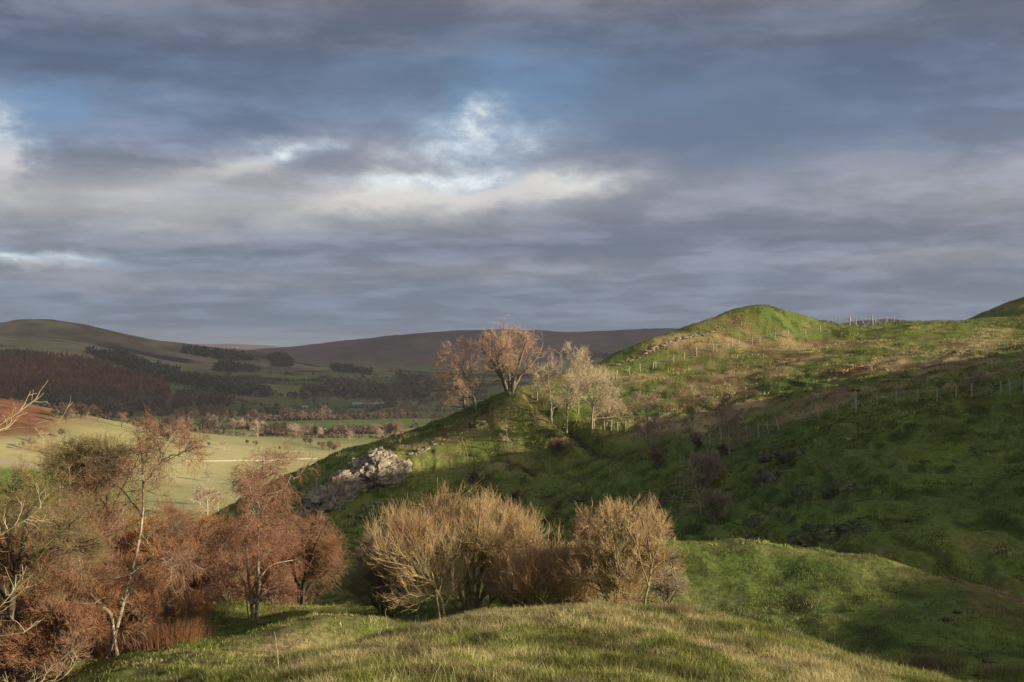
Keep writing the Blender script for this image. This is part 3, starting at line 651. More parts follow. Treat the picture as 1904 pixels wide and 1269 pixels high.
willow('willow_tree', 'big dome shaped willow with orange tan twigs behind the knoll', 'tree',
  [([(888,1150,44.5),(925,1105,44.8),(965,1075,45.2),(1005,1050,45.4),(1030,1035,45.4)], .06, .02), ([(866,1150,44.5),(830,1110,44.3),(795,1090,44),(760,1085,43.8)], .05, .02), ([(872,1150,44.5),(872,1090,44.5),(868,1040,44.3),(850,990,44),(838,945,44)], .10, .03), ([(884,1150,44.5),(888,1085,44.8),(905,1030,45),(925,980,45),(940,940,45.2)], .10, .03),
   ([(878,1140,44.5),(880,1080,44.2),(884,1020,43.6),(890,975,43.2),(893,930,43)], .09, .03), ([(868,1130,44.5),(850,1075,44.6),(820,1040,44.4),(800,1000,44),(788,955,44)], .085, .03),
   ([(886,1130,44.6),(905,1075,45),(940,1045,45.4),(965,1010,45.5),(985,975,45.5)], .08, .03), ([(874,1130,44.8),(862,1070,45.6),(862,1010,46.4),(870,950,46.8),(872,925,47)], .085, .03)],
  61, (9,7,8,5), wm, ('trunk', 'crown'), (cen(868,1030,44.6), np.array([3.9,3.2,2.9])), .8, .0065, l1=2.3)
willow('willow_tree', 'willow leaning left from the big dome, with arching stems', 'tree',
  [([(838,1150,42),(815,1098,41.8),(785,1060,41.5),(750,1030,41.3),(715,1000,41.2)], .07, .025), ([(820,1105,41.9),(800,1060,42.2),(775,1010,42.4),(765,960,42.6)], .055, .02),
   ([(830,1120,42),(790,1075,41.4),(770,1050,40.9),(730,1050,40.6),(705,1040,40.4)], .045, .018), ([(785,1060,41.5),(760,1010,41.5),(735,970,41.5),(725,945,41.5)], .045, .018), ([(800,1080,41.8),(760,1045,42.2),(725,1020,42.6),(700,985,42.8)], .04, .018)],
  62, (7,6,7,3), wm, ('trunk', 'crown'), (cen(755,1040,41.7), np.array([2.3,2.0,2.3])), .8, .006)
willow('willow_tree', 'upright orange willow in the middle of the stream bank', 'tree',
  [([(1148,1160,41),(1140,1090,41),(1125,1030,41),(1108,985,41)], .06, .02), ([(1152,1160,41),(1155,1090,41),(1160,1035,41.1),(1152,985,41.2)], .06, .02), ([(1156,1160,41),(1175,1095,41),(1190,1045,41),(1198,1005,41)], .055, .02),
   ([(1146,1160,41),(1120,1100,41.2),(1100,1060,41.3),(1090,1020,41.4)], .05, .02), ([(1150,1160,41),(1150,1095,40.3),(1145,1040,39.9),(1140,1000,39.8)], .05, .02), ([(1158,1160,41),(1185,1110,40.8),(1205,1075,40.8),(1215,1045,40.8)], .045, .02)],
  63, (9,7,7,3), wm, ('trunk', 'crown'), None, .6, .0075, up=.10, l1=1.25)
willow('willow_bush', 'lower tan willow bush between the dome and the upright willow', 'bush',
  [([(1000,1160,42.5),(985,1110,42.5),(965,1080,42.5),(945,1060,42.4)], .05, .018), ([(1004,1160,42.5),(1000,1105,42.6),(995,1070,42.7),(990,1040,42.8)], .05, .018), ([(1008,1160,42.5),(1025,1105,42.5),(1040,1055,42.5),(1055,1010,42.5)], .05, .018),
   ([(1010,1160,42.4),(1045,1115,42.3),(1070,1085,42.3),(1085,1050,42.3)], .045, .018), ([(1002,1160,42.3),(975,1125,42),(945,1105,41.7),(925,1090,41.6)], .045, .018), ([(1006,1160,42.3),(1015,1110,41.8),(1018,1080,41.5),(1020,1055,41.4)], .045, .018)],
  64, (11,7,7,3), (B['willow_wood'], bark('twig_willow_red', (.42,.26,.14), (.50,.34,.19), 1.5)), ('branches', 'twigs'), (cen(1005,1085,42.4), np.array([2.6,1.9,1.8])), .65, .006)
willow('bare_tree', 'slim bare tree at the right end of the willows', 'tree',
  [([(1193,1155,38.5),(1203,1100,38.5),(1214,1050,38.6),(1205,1000,38.8),(1190,960,39)], .055, .014), ([(1210,1065,38.6),(1222,1020,38.7),(1228,980,38.9),(1232,950,39)], .035, .012), ([(1206,1090,38.5),(1190,1040,38.2),(1175,1000,38.1),(1160,960,38.1)], .03, .012)],
  65, (8,5,4,2), (B['willow_wood'], B['willow']), ('trunk', 'crown'), (cen(1202,1000,38.7), np.array([1.15,1.0,1.6])), .5, .006, .16, .85, t0=.35)
willow('dead_tree', 'twisted dead sapling alone right of the willows', 'tree',
  [([(1210,1145,37),(1235,1122,37),(1250,1108,37),(1262,1090,37),(1262,1076,37),(1250,1060,37),(1250,1040,37),(1243,1022,37)], .028, .008), ([(1262,1092,37),(1252,1075,36.8),(1246,1050,36.7),(1250,1030,36.6)], .018, .007)],
  66, (5,2,1,1), (B['grey'], B['greytwig']), ('trunk', 'trunk'), None, .18, .004, .03, .45, t0=.3)
bush('bush', 'grey green tangled shrub with arching stems left of the willows', 'bush', base(715, 47), 2.9, 3.9, 67, (B['olive'], B['olive']), 12, (6,6,6,4), .006, .04, droop=.06)
bush('willow_bush', 'tan willow bush filling the gap left of the upright willow', 'bush', base(1062, 43.2), 3.3, 3.4, 70, wm, 12, (7,7,7,4), .0068, .14)
bush('willow_bush', 'low tan willow fringe at the foot of the dome', 'bush', base(960, 43.6), 2.3, 3.2, 71, wm, 11, (7,6,6,4), .0068, .12)
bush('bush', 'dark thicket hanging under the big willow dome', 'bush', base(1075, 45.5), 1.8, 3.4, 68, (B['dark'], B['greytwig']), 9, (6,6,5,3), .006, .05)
bush('bush', 'dim brown scrub behind the lower tan willow bush', 'bush', base(1240, 47), 1.6, 2.6, 69, (B['dark'], B['greytwig']), 8, (5,5,5,3), .006, .05)

# --- the russet trees on the left
def fore_tree(name, label, stems, seed, lv, mats, lens, droop=-.04, rm=.006, env=None, t0=.25, ang=60):
    p = Plant(seed); g = p.g; S = [stem(px3(q, None), r0, r1, 14, .025, g) for q, r0, r1 in stems]
    for q in S:
        zq = float(zg(q[0][0,0], q[0][0,1]))
        if abs(q[0][0,2]-zq) < 1.6: q[0][0,2] = zq-.35; q[0][1,2] = min(q[0][1,2], zq+.35)
    Q = np.stack([s[0] for s in S]); Rr = np.stack([s[1] for s in S]); p.add(Q, Rr, 8, False)
    e = {'env': env} if env is not None else {}
    p.run(Q, Rr, [dict(n=lv[0], t0=t0, t1=.98, ang=ang, sd=14, len=lens[0], len1=lens[0]*.45, K=8, wig=.2, trop=(0,0,.02), rr=.5, rmin=.018, sides=5, fine=False, **e),
        dict(n=lv[1], t0=.15, ang=45, sd=15, len=lens[1], len1=lens[1]*.65, K=6, wig=.2, trop=(0,0,droop*.5), rr=.5, rmin=.010, sides=4, fine=False, **e),
        dict(n=lv[2], t0=.1, ang=40, len=lens[2], len1=lens[2]*.7, K=5, wig=.2, trop=(0,0,droop), rr=.5, rmin=rm*1.15, **e),
        dict(n=lv[3]*.6, t0=.1, ang=40, len=lens[3], len1=lens[3]*.8, K=3, wig=.25, trop=(0,0,droop*2), rr=.6, rmin=rm*.85, **e)])
    b = S[0][0][0].copy(); b[2] = float(zg(b[0], b[1])); r = p.build(name, b, mats, ('trunk', 'crown')); tag(r, label, 'tree'); return r
bk = (B['birch'], B['twig_red'])
fore_tree('bare_tree', 'tall russet tree with a forked white blotched trunk at lower left',
  [([(178,1300,42),(195,1230,42),(222,1165,42),(228,1120,42),(245,1065,42.2),(262,1000,42.4),(268,930,42.6),(270,880,42.8),(262,830,43),(252,795,43)], .095, .02),
   ([(222,1168,42),(205,1135,41.6),(175,1118,41.2),(155,1075,41),(143,1030,40.8),(150,985,40.7)], .075, .02),
   ([(245,1068,42.2),(275,1040,41.8),(310,1030,41.3),(345,1045,41)], .05, .015), ([(269,900,42.7),(292,868,42.6),(318,845,42.6),(340,850,42.5)], .045, .015), ([(265,960,42.5),(240,925,42.9),(215,900,43.2),(190,890,43.4)], .045, .015)],
  71, (10,8,8,4), bk, (2.1,1.05,.62,.34), -.06, .0062)
fore_tree('bare_tree', 'slender twin stemmed russet tree standing alone on the green',
  [([(466,1100,50),(440,1060,49.6),(415,1040,49.4),(395,1050,49.3)], .035, .012), ([(470,1172,50),(468,1130,50),(464,1080,50),(458,1020,50),(456,965,50),(470,925,50)], .10, .03), ([(472,1165,50.1),(482,1110,50.2),(480,1040,50.4),(478,960,50.6),(484,900,50.7),(490,845,50.8)], .09, .025),
   ([(458,1010,50),(470,970,49.7),(495,945,49.5),(520,950,49.4)], .035, .015), ([(486,890,50.7),(505,872,50.6),(530,872,50.6),(548,892,50.6)], .03, .012)],
  72, (11,9,8,4), (B['birch'], bark('twig_dusky', (.21,.105,.07), (.32,.175,.11), 2.)), (2.7,1.2,.65,.36), -.10, .0066, t0=.16, ang=72)
fore_tree('bare_tree', 'rounded dark russet tree right of the twin stemmed tree',
  [([(556,1150,58),(560,1100,58),(572,1060,58),(578,1010,58),(580,975,58)], .17, .03), ([(560,1110,58),(590,1070,58),(615,1040,58),(628,1005,58)], .09, .02), ([(560,1110,58),(545,1060,58.5),(530,1010,58.7),(532,970,58.9)], .09, .02),
   ([(562,1090,58),(575,1050,57),(590,1010,56.4),(600,980,56.2)], .08, .02)],
  73, (11,9,9,5), (B['dark'], B['twig_red']), (1.7,1.0,.62,.4), .02, .0072, (cen(577,1035,58), np.array([2.2,2.2,2.7])), .2, 50)
fore_tree('bare_tree', 'gnarled dark tree with yellowish lichened twigs at the left edge',
  [([(20,1200,38),(18,1120,38),(30,1075,38),(28,1040,38),(15,1000,38),(-10,960,38)], .17, .04), ([(28,1080,38),(55,1045,37.6),(85,1020,37.3),(120,985,37.2),(150,960,37.2)], .10, .02), ([(30,1060,38),(45,1010,38.3),(50,960,38.5),(75,920,38.6)], .09, .02),
   ([(85,1020,37.3),(120,1018,37),(150,1025,36.9)], .05, .015), ([(22,1110,38),(-20,1070,37.6),(-60,1030,37.4)], .09, .02), ([(20,1000,38),(25,950,38.2),(15,900,38.4)], .06, .02)],
  74, (9,7,7,4), (B['dark'], B['olive']), (1.5,.85,.5,.3), .02, .0055, None, .2, 50)
fore_tree('bare_tree', 'tall dull brown tree behind the forked tree, top against the fields',
  [([(205,1130,64),(205,1040,64),(200,950,64),(196,880,64),(200,835,64)], .14, .03), ([(204,960,64),(225,910,63.5),(250,870,63.2),(262,835,63)], .07, .02), ([(202,950,64),(175,905,64.5),(155,870,64.8),(150,850,65)], .07, .02)],
  75, (12,9,8,4), (B['dark'], B['olive']), (2.6,1.3,.8,.45), .02, .009, None, .3, 55)
fore_tree('bare_tree', 'olive brown tree farthest back at left, level with the field wall',
  [([(135,1100,72),(135,1010,72),(138,930,72),(140,870,72)], .13, .03), ([(136,960,72),(115,905,72),(105,870,72)], .06, .02), ([(136,950,72),(165,905,72),(180,870,72)], .06, .02)],
  76, (12,9,8,4), (B['dark'], B['olive']), (2.4,1.3,.8,.45), .02, .009, None, .3, 55)

def gen_tree(px, D, top, lean, seed, label, mats, h0=None, lens=(2.2,1.1,.62,.34), droop=-.05):
    """tree whose top reaches the height on the photograph's line of sight"""
    b = base(px, D); h = P(px, top, D)[2]-b[2]; q = lambda dx, k: (px+dx, HY-(b[2]+h*k)/D*FPX, D)
    g = np.random.default_rng(seed+500); l = lean
    st = [([q(0,-.05), q(l*.1,.2), q(l*.5,.45), q(l*.7,.7), q(l,1.)], .10, .02), ([q(l*.1,.18), q(-l*.5-12,.4), q(-l*.7-22,.62), q(-l*.8-24,.85)], .06, .018), ([q(l*.4,.38), q(l+22,.55), q(l+38,.75)], .05, .015)]
    fore_tree('bare_tree', label, st, seed, (10,8,7,4), mats, lens, droop, .0075, None, .2, 58)
gen_tree(95, 52, 905, 18, 301, 'bare tree with pale limbs between the gnarled tree and the forked one', (B['pale'], B['twig_red']))
gen_tree(335, 60, 935, -15, 302, 'grey limbed rusty tree between the forked and twin stemmed trees', (B['grey'], B['twig_red']))
gen_tree(30, 62, 880, 10, 303, 'dull tree rising above the gnarled dark tree', (B['grey'], B['olive']))
gen_tree(150, 45, 1020, -20, 304, 'lower pale limbed tree left of the forked trunk', (B['pale'], B['twig_red']), lens=(1.6,.9,.5,.3))
gen_tree(400, 64, 960, 14, 305, 'thin rusty tree close behind the twin stems on the left', (B['grey'], B['twig_orange']))
gen_tree(60, 40.5, 1080, 20, 306, 'small pale limbed tree low in the left corner', (B['pale'], B['twig_red']), lens=(1.4,.8,.5,.3))
gen_tree(300, 46, 1085, 16, 307, 'low rusty sapling right of the forked trunk', (B['grey'], B['twig_orange']), lens=(1.2,.7,.45,.3))
# close pale lichened boughs reaching in from the left, all of one tree beside the viewer
def edge_tree():
    p = Plant(81); g = p.g; D = 13.
    tr = [stem(px3([(-330,1560,13.5),(-300,1300,13.5),(-290,1100,13.5),(-300,900,13.5),(-260,700,13.5)], D), .16, .05, 12, .02, g)]
    L1 = [([(-290,1000,13.5),(-160,860,13.2),(-40,812,13),(10,790,12.9),(45,770,12.9),(66,742,12.9)], .030, .006), ([(-290,980,13.5),(-150,860,13.4),(-30,800,13.3),(20,798,13.2),(80,800,13.1),(112,796,13.1),(122,786,13.1)], .026, .005),
          ([(-300,1180,13.5),(-150,1080,13.3),(-30,1010,13.2),(20,985,13.1),(60,962,13),(78,945,13)], .026, .005), ([(-300,1260,13.5),(-120,1190,13.2),(-10,1190,13),(40,1182,12.9),(74,1165,12.9),(75,1155,12.9)], .026, .005),
          ([(-300,1280,13.5),(-120,1230,13),(0,1120,12.8),(35,1105,12.7),(62,1070,12.7)], .022, .004), ([(-290,1400,13.4),(-60,1330,12.8),(90,1260,12.4),(110,1215,12.3),(165,1185,12.2)], .024, .004), ([(-290,1420,13.4),(-60,1360,12.6),(30,1300,12.3),(100,1290,12.2),(150,1225,12.1)], .020, .004)]
    S = [stem(px3(q, D), a, b_, 12, .01, g) for q, a, b_ in L1]
    p.add(tr[0][0][None], tr[0][1][None], 9, False)
    Q = np.stack([s[0] for s in S]); Rr = np.stack([s[1] for s in S]); p.add(Q, Rr, 6, False)
    p.run(Q, Rr, [dict(n=9, t0=.5, ang=42, sd=14, len=.50, len1=.26, K=6, wig=.16, trop=(0,0,.08), rr=.55, rmin=.0035, sides=5, fine=False, up=.5), dict(n=2, pois=False, t0=.3, ang=38, len=.18, len1=.12, K=4, wig=.14, trop=(0,0,.1), rr=.6, rmin=.0028, sides=4)])
    b = tr[0][0][0].copy(); b[2] = float(zg(b[0], b[1])); r = p.build('bare_tree', b, (B['lichen'], B['lichen']), ('trunk', 'crown')); tag(r, 'close pale lichened branches reaching in from the left edge', 'tree')
edge_tree()
# rust coloured shrubs massed between the left trees: a few kinds, many plants
def masses():
    kinds = []
    for k, (mt, h, w) in enumerate([((B['grey'], B['twig_orange']), 4.2, 4.6), ((B['grey'], B['twig_red']), 4.6, 4.8), ((B['grey'], B['twig_orange']), 3.4, 4.2), ((B['grey'], B['twig_red']), 3.8, 4.4)]):
        kinds.append((mt, h, w, k))
    where = [(60,960,70,0),(150,945,72,1),(235,950,70,0),(310,960,66,2),(375,1000,66,0),(25,930,80,1),(110,925,84,3),(345,1040,58,3),(90,1030,56,0),(160,1010,60,3),(5,1010,58,2),(400,1060,62,1),(300,1015,60,0),(215,1060,54,3),(60,1110,48,2),(130,1130,46,0),(20,1190,44,3),(95,1225,41,3),(255,1110,50,3),(430,1010,72,1),(420,1090,56,3),(500,1000,70,1),(195,990,80,1),(270,1190,44.5,3),(60,900,95,1),(10,870,100,3),(170,1130,43.5,0),(60,1180,41,3),(30,1235,37,3),(110,1262,37,1),(390,1060,66,0),(10,1090,46,0)]
    words = ['orange', 'russet', 'bright rust', 'dull red']
    spots = ['left of the forked trunk and upslope', 'above the gnarled dark tree', 'directly behind the forked white trunk', 'just right of the forked trunk', 'right hand end of the rust thicket', 'at the left picture edge below the field wall', 'under the olive brown tree', 'below the right boughs of the forked tree', 'between gnarled tree and forked trunk', 'left of the trunk crook', 'behind the gnarled trunk', 'touching the twin stemmed tree on its left', 'in the centre of the thicket', 'at the fork of the white trunk', 'below the gnarled boughs', 'before the pale fork limb', 'in the bottom left corner', 'near the base of the forked trunk', 'over the green strip beside the fork', 'behind the twin stems', 'under the twin stemmed tree', 'between the twin stemmed and round trees', 'at the back of the thicket', 'low at the foot of the forked tree', 'far back below the bracken slope', 'farthest back at the left edge', 'low between the forked trunk and its pale limb', 'under the close pale branches', 'lowest in the bottom left corner', 'lowest, well left of the forked foot', 'deep behind the twin stems', 'beside the gnarled trunk at the edge']
    src = {}
    g = np.random.default_rng(5)
    for i, (px, top, D, k) in enumerate(where):
        mt, h, w, _ = kinds[k]; b = base(px, D); need = P(px, top-40, D)[2]-b[2]
        s = float(np.clip(need/h, .7, 2.2))
        lab = f'{words[k]} twiggy shrub {spots[i]}'
        if k not in src:
            r = bush('twiggy_shrub', lab, 'shrub', b, h, w, 90+k, mt, 14, (8,6,6,3), .0125, .06, group='rust coloured shrubs of the thicket'); src[k] = r; r.scale = (min(s, 1.5), min(s, 1.5), s)
        else:
            r = copy_tree(src[k], b, g.uniform(0, 6.28), (min(s, 1.5), min(s, 1.5), s)); tag(r, lab, 'shrub', 'rust coloured shrubs of the thicket')
masses()
print('trees', round(time.time()-T0, 1))
# ------------------------------------------------------------------ limestone
from mathutils import noise as mno
def rock_mat(name='limestone', mossy=0.):
    m, nt, b = newmat(name); L = nt.links.new; tc = nt.nodes.new('ShaderNodeTexCoord'); geo = nt.nodes.new('ShaderNodeNewGeometry')
    def nz(s, d=6): 
        t = nt.nodes.new('ShaderNodeTexNoise'); L(tc.outputs['Object'], t.inputs['Vector']); t.inputs['Scale'].default_value = s; t.inputs['Detail'].default_value = d; t.inputs['Roughness'].default_value = .65; return t.outputs[0]
    f = lambda v, a, k: math_(nt, 'MINIMUM', math_(nt, 'MAXIMUM', math_(nt, 'MULTIPLY', math_(nt, 'SUBTRACT', v, a), k), 0.), 1.)
    c = mixc(nt, f(nz(.9), .38, 4.), (.16,.145,.12), (.35,.315,.245)); c = mixc(nt, f(nz(3.5), .55, 5.), c, (.10,.095,.085))
    sp = nt.nodes.new('ShaderNodeSeparateXYZ'); L(geo.outputs['Normal'], sp.inputs[0])
    moss = math_(nt, 'MULTIPLY', f(sp.outputs[2], .45-mossy, 3.5), f(nz(1.6), .42-mossy*.3, 6.)); c = mixc(nt, moss, c, (.05,.07,.018) if mossy else (.10,.11,.03))
    L(c, b.inputs['Base Color']); bp = nt.nodes.new('ShaderNodeBump'); bp.inputs['Strength'].default_value = .6; bp.inputs['Distance'].default_value = .06; L(nz(6), bp.inputs['Height']); L(bp.outputs[0], b.inputs['Normal']); return m
M_rock = rock_mat(); M_mossy = rock_mat('mossy_limestone', .45)
def rock_verts(v, sc, seed, amp=.35, crack=.22, f1=.9, strata=.9, tilt=(.25,.1), block=0., fine_=1.):
    v = v*sc; out = np.empty_like(v); R0 = float(np.mean(sc))
    for i, p in enumerate(v):
        q = Vector(p); n = Vector(p).normalized(); s = Vector((seed*7.3, seed*3.1, 0))
        d = mno.fractal(q*.35*f1/R0*4+s, 1., 2.1, 4)*amp*R0*.5
        d += (mno.fractal(q*1.1*f1+s, 1., 2.1, 4))*amp*.45*fine_
        vd = mno.voronoi(Vector((q.x*1.0, q.y*1.0, q.z*.8))*f1+s)[0]; e = vd[1]-vd[0]
        d -= crack*max(0., 1-e*5.)
        vd = mno.voronoi(Vector((q.x*2.6, q.y*2.6, q.z*2.2))*f1+s)[0]; d -= crack*.4*max(0., 1-(vd[1]-vd[0])*4.5)
        if block:
            c1 = mno.voronoi(Vector((q.x*.75+3, q.y*.75, q.z*1.25))*f1+s)[1][0]; d += block*(mno.cell(c1*9.7)-.5)
            c1 = mno.voronoi(Vector((q.x*1.9+3, q.y*1.9, q.z*3.2))*f1+s)[1][0]; d += block*.45*(mno.cell(c1*9.7)-.5)
        lay = (q.z + tilt[0]*q.x + tilt[1]*q.y)*strata + mno.noise(q*.3+s)*1.2
        fr = lay-math.floor(lay); d -= crack*.8*math.exp(-(min(fr, 1-fr)/.09)**2)
        out[i] = (q+n*d)[:]
    return out
def rock(name, label, loc, sc, seed, rz=0., tilt=0., src=None, sub=None, cat='rock', group=None, **k):
    v, f = sub or ICO3
    v = rock_verts(v, np.array(sc), seed, **k)
    o = mesh_np(name, v, f, M_mossy, smooth=False); o.location = loc; o.rotation_euler = (0, tilt, rz); tag(o, label, cat, group); return o
ICO5 = ico(6)
# crag: long axis falls to the left of the spur's nose
def add_crag():
    def lump(px, py, D, sc, dip, seed, label, sub, rz=.25, **k):
        v = rock_verts(sub[0].copy(), np.array(sc), seed, **k); a = R(dip)
        x = v[:,0]*math.cos(a) - v[:,2]*math.sin(a); z = v[:,0]*math.sin(a) + v[:,2]*math.cos(a); v[:,0] = x; v[:,2] = z
        o = mesh_np('crag', v, sub[1], M_rock, smooth=False); h = hit(px, py, 100)[0]; print('crag', h); o.location = h-np.array([0, sc[1]*-.05, .3]); o.rotation_euler = (0, 0, rz); tag(o, label, 'crag', 'limestone outcrop on the nose of the spur'); return o
    lump(693, 893, 0, (5.0, 3.3, 3.9), 24, 3, 'big pale limestone crag with a sunlit top on the nose of the spur', ICO5, amp=.20, crack=.26, strata=.7, block=.5, f1=.62, fine_=.4)
    lump(612, 935, 0, (5.2, 2.6, 2.7), 42, 5, 'lower grey shoulder of limestone running down left of the big crag', ICO5, amp=.20, crack=.2, strata=.9, block=.42, f1=.7, fine_=.5)
    lump(775, 838, 0, (1.7, .9, .45), 18, 6, 'low knobbly limestone ledge right of the crag top', ICO4, amp=.5, crack=.25)
add_crag()
g = np.random.default_rng(17)
def scatter_rocks():
    k = 0
    v0 = [rock_verts(ICO1[0].copy(), np.array([1, .8, .65]), s, .6, .1, 1.5) for s in range(4)]
    mes = [mesh_np('stone', v, ICO1[1], M_rock, smooth=False, link=False) for v in v0]
    def put(name, label, cat, group, x, y, s, sink=.25):
        o = bpy.data.objects.new(name, mes[int(g.integers(4))]); COL.objects.link(o)
        o.location = (x, y, float(zg(x, y))+s*sink); o.scale = (s, s*g.uniform(.7, 1.1), s*g.uniform(.6, 1)); o.rotation_euler = (g.uniform(-.3, .3), g.uniform(-.3, .3), g.uniform(0, 6.3)); tag(o, label, cat, group)
    # stones fallen below the crag
    for i in range(26):
        px = g.uniform(575, 740); py = 985-(px-575)*.36+g.normal(0, 7); h = hit(px, py, 100)[0]
        if not np.isnan(h[0]): put('stone', 'small fallen stone in the scree under the crag', 'stone', 'stones fallen below the crag', h[0], h[1], g.uniform(.15, .5))
    for i in range(14):
        px = g.uniform(770, 860); py = 838-(px-770)*.3+g.normal(0, 4); h = hit(px, py, 100)[0]; put('stone', 'pale stone showing in the turf between the crag and the big tree', 'stone', 'stones in the turf right of the crag', h[0], h[1], g.uniform(.12, .35))
    # ruined wall up the ridge
    t = np.linspace(0, 1, 95)
    root = empty('ruined_wall', P(1090, 695, 168)); vs, fs, o = [], [], 0
    for q in t:
        px = np.interp(q, [0, .35, .6, 1], [1140, 1205, 1255, 1330]); py = np.interp(q, [0, .35, .6, 1], [681, 657, 634, 617]) + g.normal(0, 1.6)
        h = hit(px+g.normal(0, 2), py, 120)[0]
        if np.isnan(h[0]) or h[1] > 230 or g.random() < .12: continue
        s = g.uniform(.15, .42)*(1.25 if .35 < q < .8 else .8); v = v0[int(g.integers(4))]*np.array([s, s*.8, s*.8]) + h - np.array(root.location) + np.array([0, 0, s*.45]); vs.append(v); fs.append(ICO1[1]+o); o += len(v)
    ob = mesh_np('stones', np.concatenate(vs), np.concatenate(fs), M_rock, root, smooth=False); tag(root, 'tumbled pale stone wall running up the ridge beside the upper fence', 'wall')
scatter_rocks()
for i, (px, py, s, w, lab) in enumerate([(1440,893,1.25,1.4,'mossy pale limestone rock, leftmost of the hillside rocks'), (1500,928,1.1,1.1,'mossy limestone rock with a white face below the first'), (1480,845,.7,1.7,'dark broken ledge high on the hillside below the fence'), (1432,852,.5,1.1,'small pale rock under the dark ledge'),
        (1530,1003,1.0,1.8,'dark undercut rock just above the lit mound crest'), (1252,932,.9,1.3,'grey rock low in the gully beside the willows'), (1565,912,.7,1.3,'mossy hump of rock in the middle of the hillside'), (1590,985,.5,1.0,'small dark rock right of the undercut rock'), (1720,862,.3,.5,'small pale stone on the upper hillside'), (1815,848,.28,.35,'little white stone near the right edge of the hillside'), (888,788,.5,1.3,'pale ledge of rock on the spur left of the path'), (1405,972,.5,.8,'low dark rock at the foot of the hillside'),
        (1085,925,.6,1.3,'broken stony bank in the middle of the spur foot')]):
    h = hit(px, py, 58)[0]; o = rock('rock', lab, h-np.array([0, -.2, s*.10]), (w*1.15, w, s*1.0), 20+i, rz=g.uniform(-.5, .5), sub=ICO3, amp=.5, crack=.18, f1=1.3)

# ------------------------------------------------------------------ fences
m_post = bark('post_wood', (.24,.21,.17), (.46,.41,.33), 5.)
m_wire, nt, b = newmat('wire'); b.inputs['Base Color'].default_value = (.2,.2,.2,1); b.inputs['Metallic'].default_value = .7; b.inputs['Roughness'].default_value = .5
def post_mesh(h, r):
    n = 7; K = np.array([[0,0,-.4],[0,0,h*.5],[0,0,h-.02],[0,0,h+.015]]); v, f = tubes(K[None], np.array([[r,r*.97,r*.93,r*.35]]), n)
    return mesh_np('post', v, f, m_post, link=False, smooth=False)
PM = [post_mesh(1.25, .075), post_mesh(1.8, .12), post_mesh(1.45, .08)]
def fence(label, pts, wires=True, hs=1.):
    """pts: (px, py or None, D or None, lean, kind)"""
    root = None; tops = []
    for (px, py, D, lean, k) in pts:
        p = base(px, D) if D else hit(px, py, 85)[0]
        if root is None: root = empty('fence', p); o0 = p
        o = bpy.data.objects.new('post', PM[k]); COL.objects.link(o); o.parent = root; o.location = p-o0; o.rotation_euler = (g.uniform(-.05, .05), lean, g.uniform(0, 1)); o.scale = (1, 1, hs*g.uniform(.92, 1.06))
        tops.append(p-o0+np.array([lean*1.1, 0, 0]))
        if k == 1:      # raking strut of a strainer post
            for sx in ((1,) if D is None else (1, -1)):
                Q = np.array([[[0.,0,1.2],[sx*1.5,0,-.1]]])+(p-o0); q = Q[0,1]+o0; Q[0,1,2] = float(zg(q[0], q[1]))-o0[2]
                v, f = tubes(Q, np.array([[.05,.05]]), 6); mesh_np('strut', v, f, m_post, root)
    if wires:
        T = np.array(tops)
        for hgt in (.35, .7, 1.02):
            v, f = tubes((T+np.array([0, 0, hgt]))[None], np.full((1, len(T)), .013), 3); mesh_np('wire', v, f, m_wire, root)
    tag(root, label, 'fence')
fence('post and wire fence along the brow of the dark hillside', [(px, py, None, ln, k) for px, py, ln, k in [(1320,828,0,0),(1340,825,0,1),(1389,818,-.12,0),(1410,812,-.15,0),(1428,806,-.12,0),(1448,801,-.2,0),(1476,792,-.75,0),(1524,781,-.35,0),(1557,771,-.3,0),(1591,766,0,1),(1631,757,-.08,0),(1667,752,-.1,0),(1706,749,0,0),(1742,746,.03,0),(1778,742,0,0),(1807,741,0,0),(1860,736,.05,0),(1877,735,0,2),(1903,732,0,0)]])
fence('post and wire fence across the foot of the straw coloured hollow', [(px, py, None, ln, k) for px, py, ln, k in [(1105,798,0,0),(1124,799,0,0),(1136,800,.1,0),(1148,804,0,0),(1163,803,0,0),(1181,803,0,0),(1192,806,0,0),(1226,807,0,1),(1250,808,.05,0),(1270,816,0,0),(1296,824,0,0)]])
fence('upper fence climbing the ridge to the skyline gap', [(px, py, None, ln, 0) for px, py, ln in [(989,738,0),(999,744,0),(1124,709,0),(1146,704,.1),(1170,697,.06),(1190,692,0),(1214,686,.1),(1219,685,0),(1252,674,0),(1272,671,0),(1295,662,0),(1326,655,0),(1331,654,0),(1362,648,-.08),(1373,644,.15),(1399,640,0),(1412,639,0),(1441,631,0),(1466,628,-.1),(1498,625,0),(1526,618,-.1)]]
      + [(1552,None,197,0,0),(1561,None,197,0,0),(1580,None,196,0,1),(1592,None,197,-.05,2),(1608,None,197,-.5,0),(1623,None,197,-.1,1),(1628,None,198,-.05,0),(1647,None,199,0,0),(1650,None,199,0,0),(1662,None,200,.05,0),(1673,None,200,0,0)])

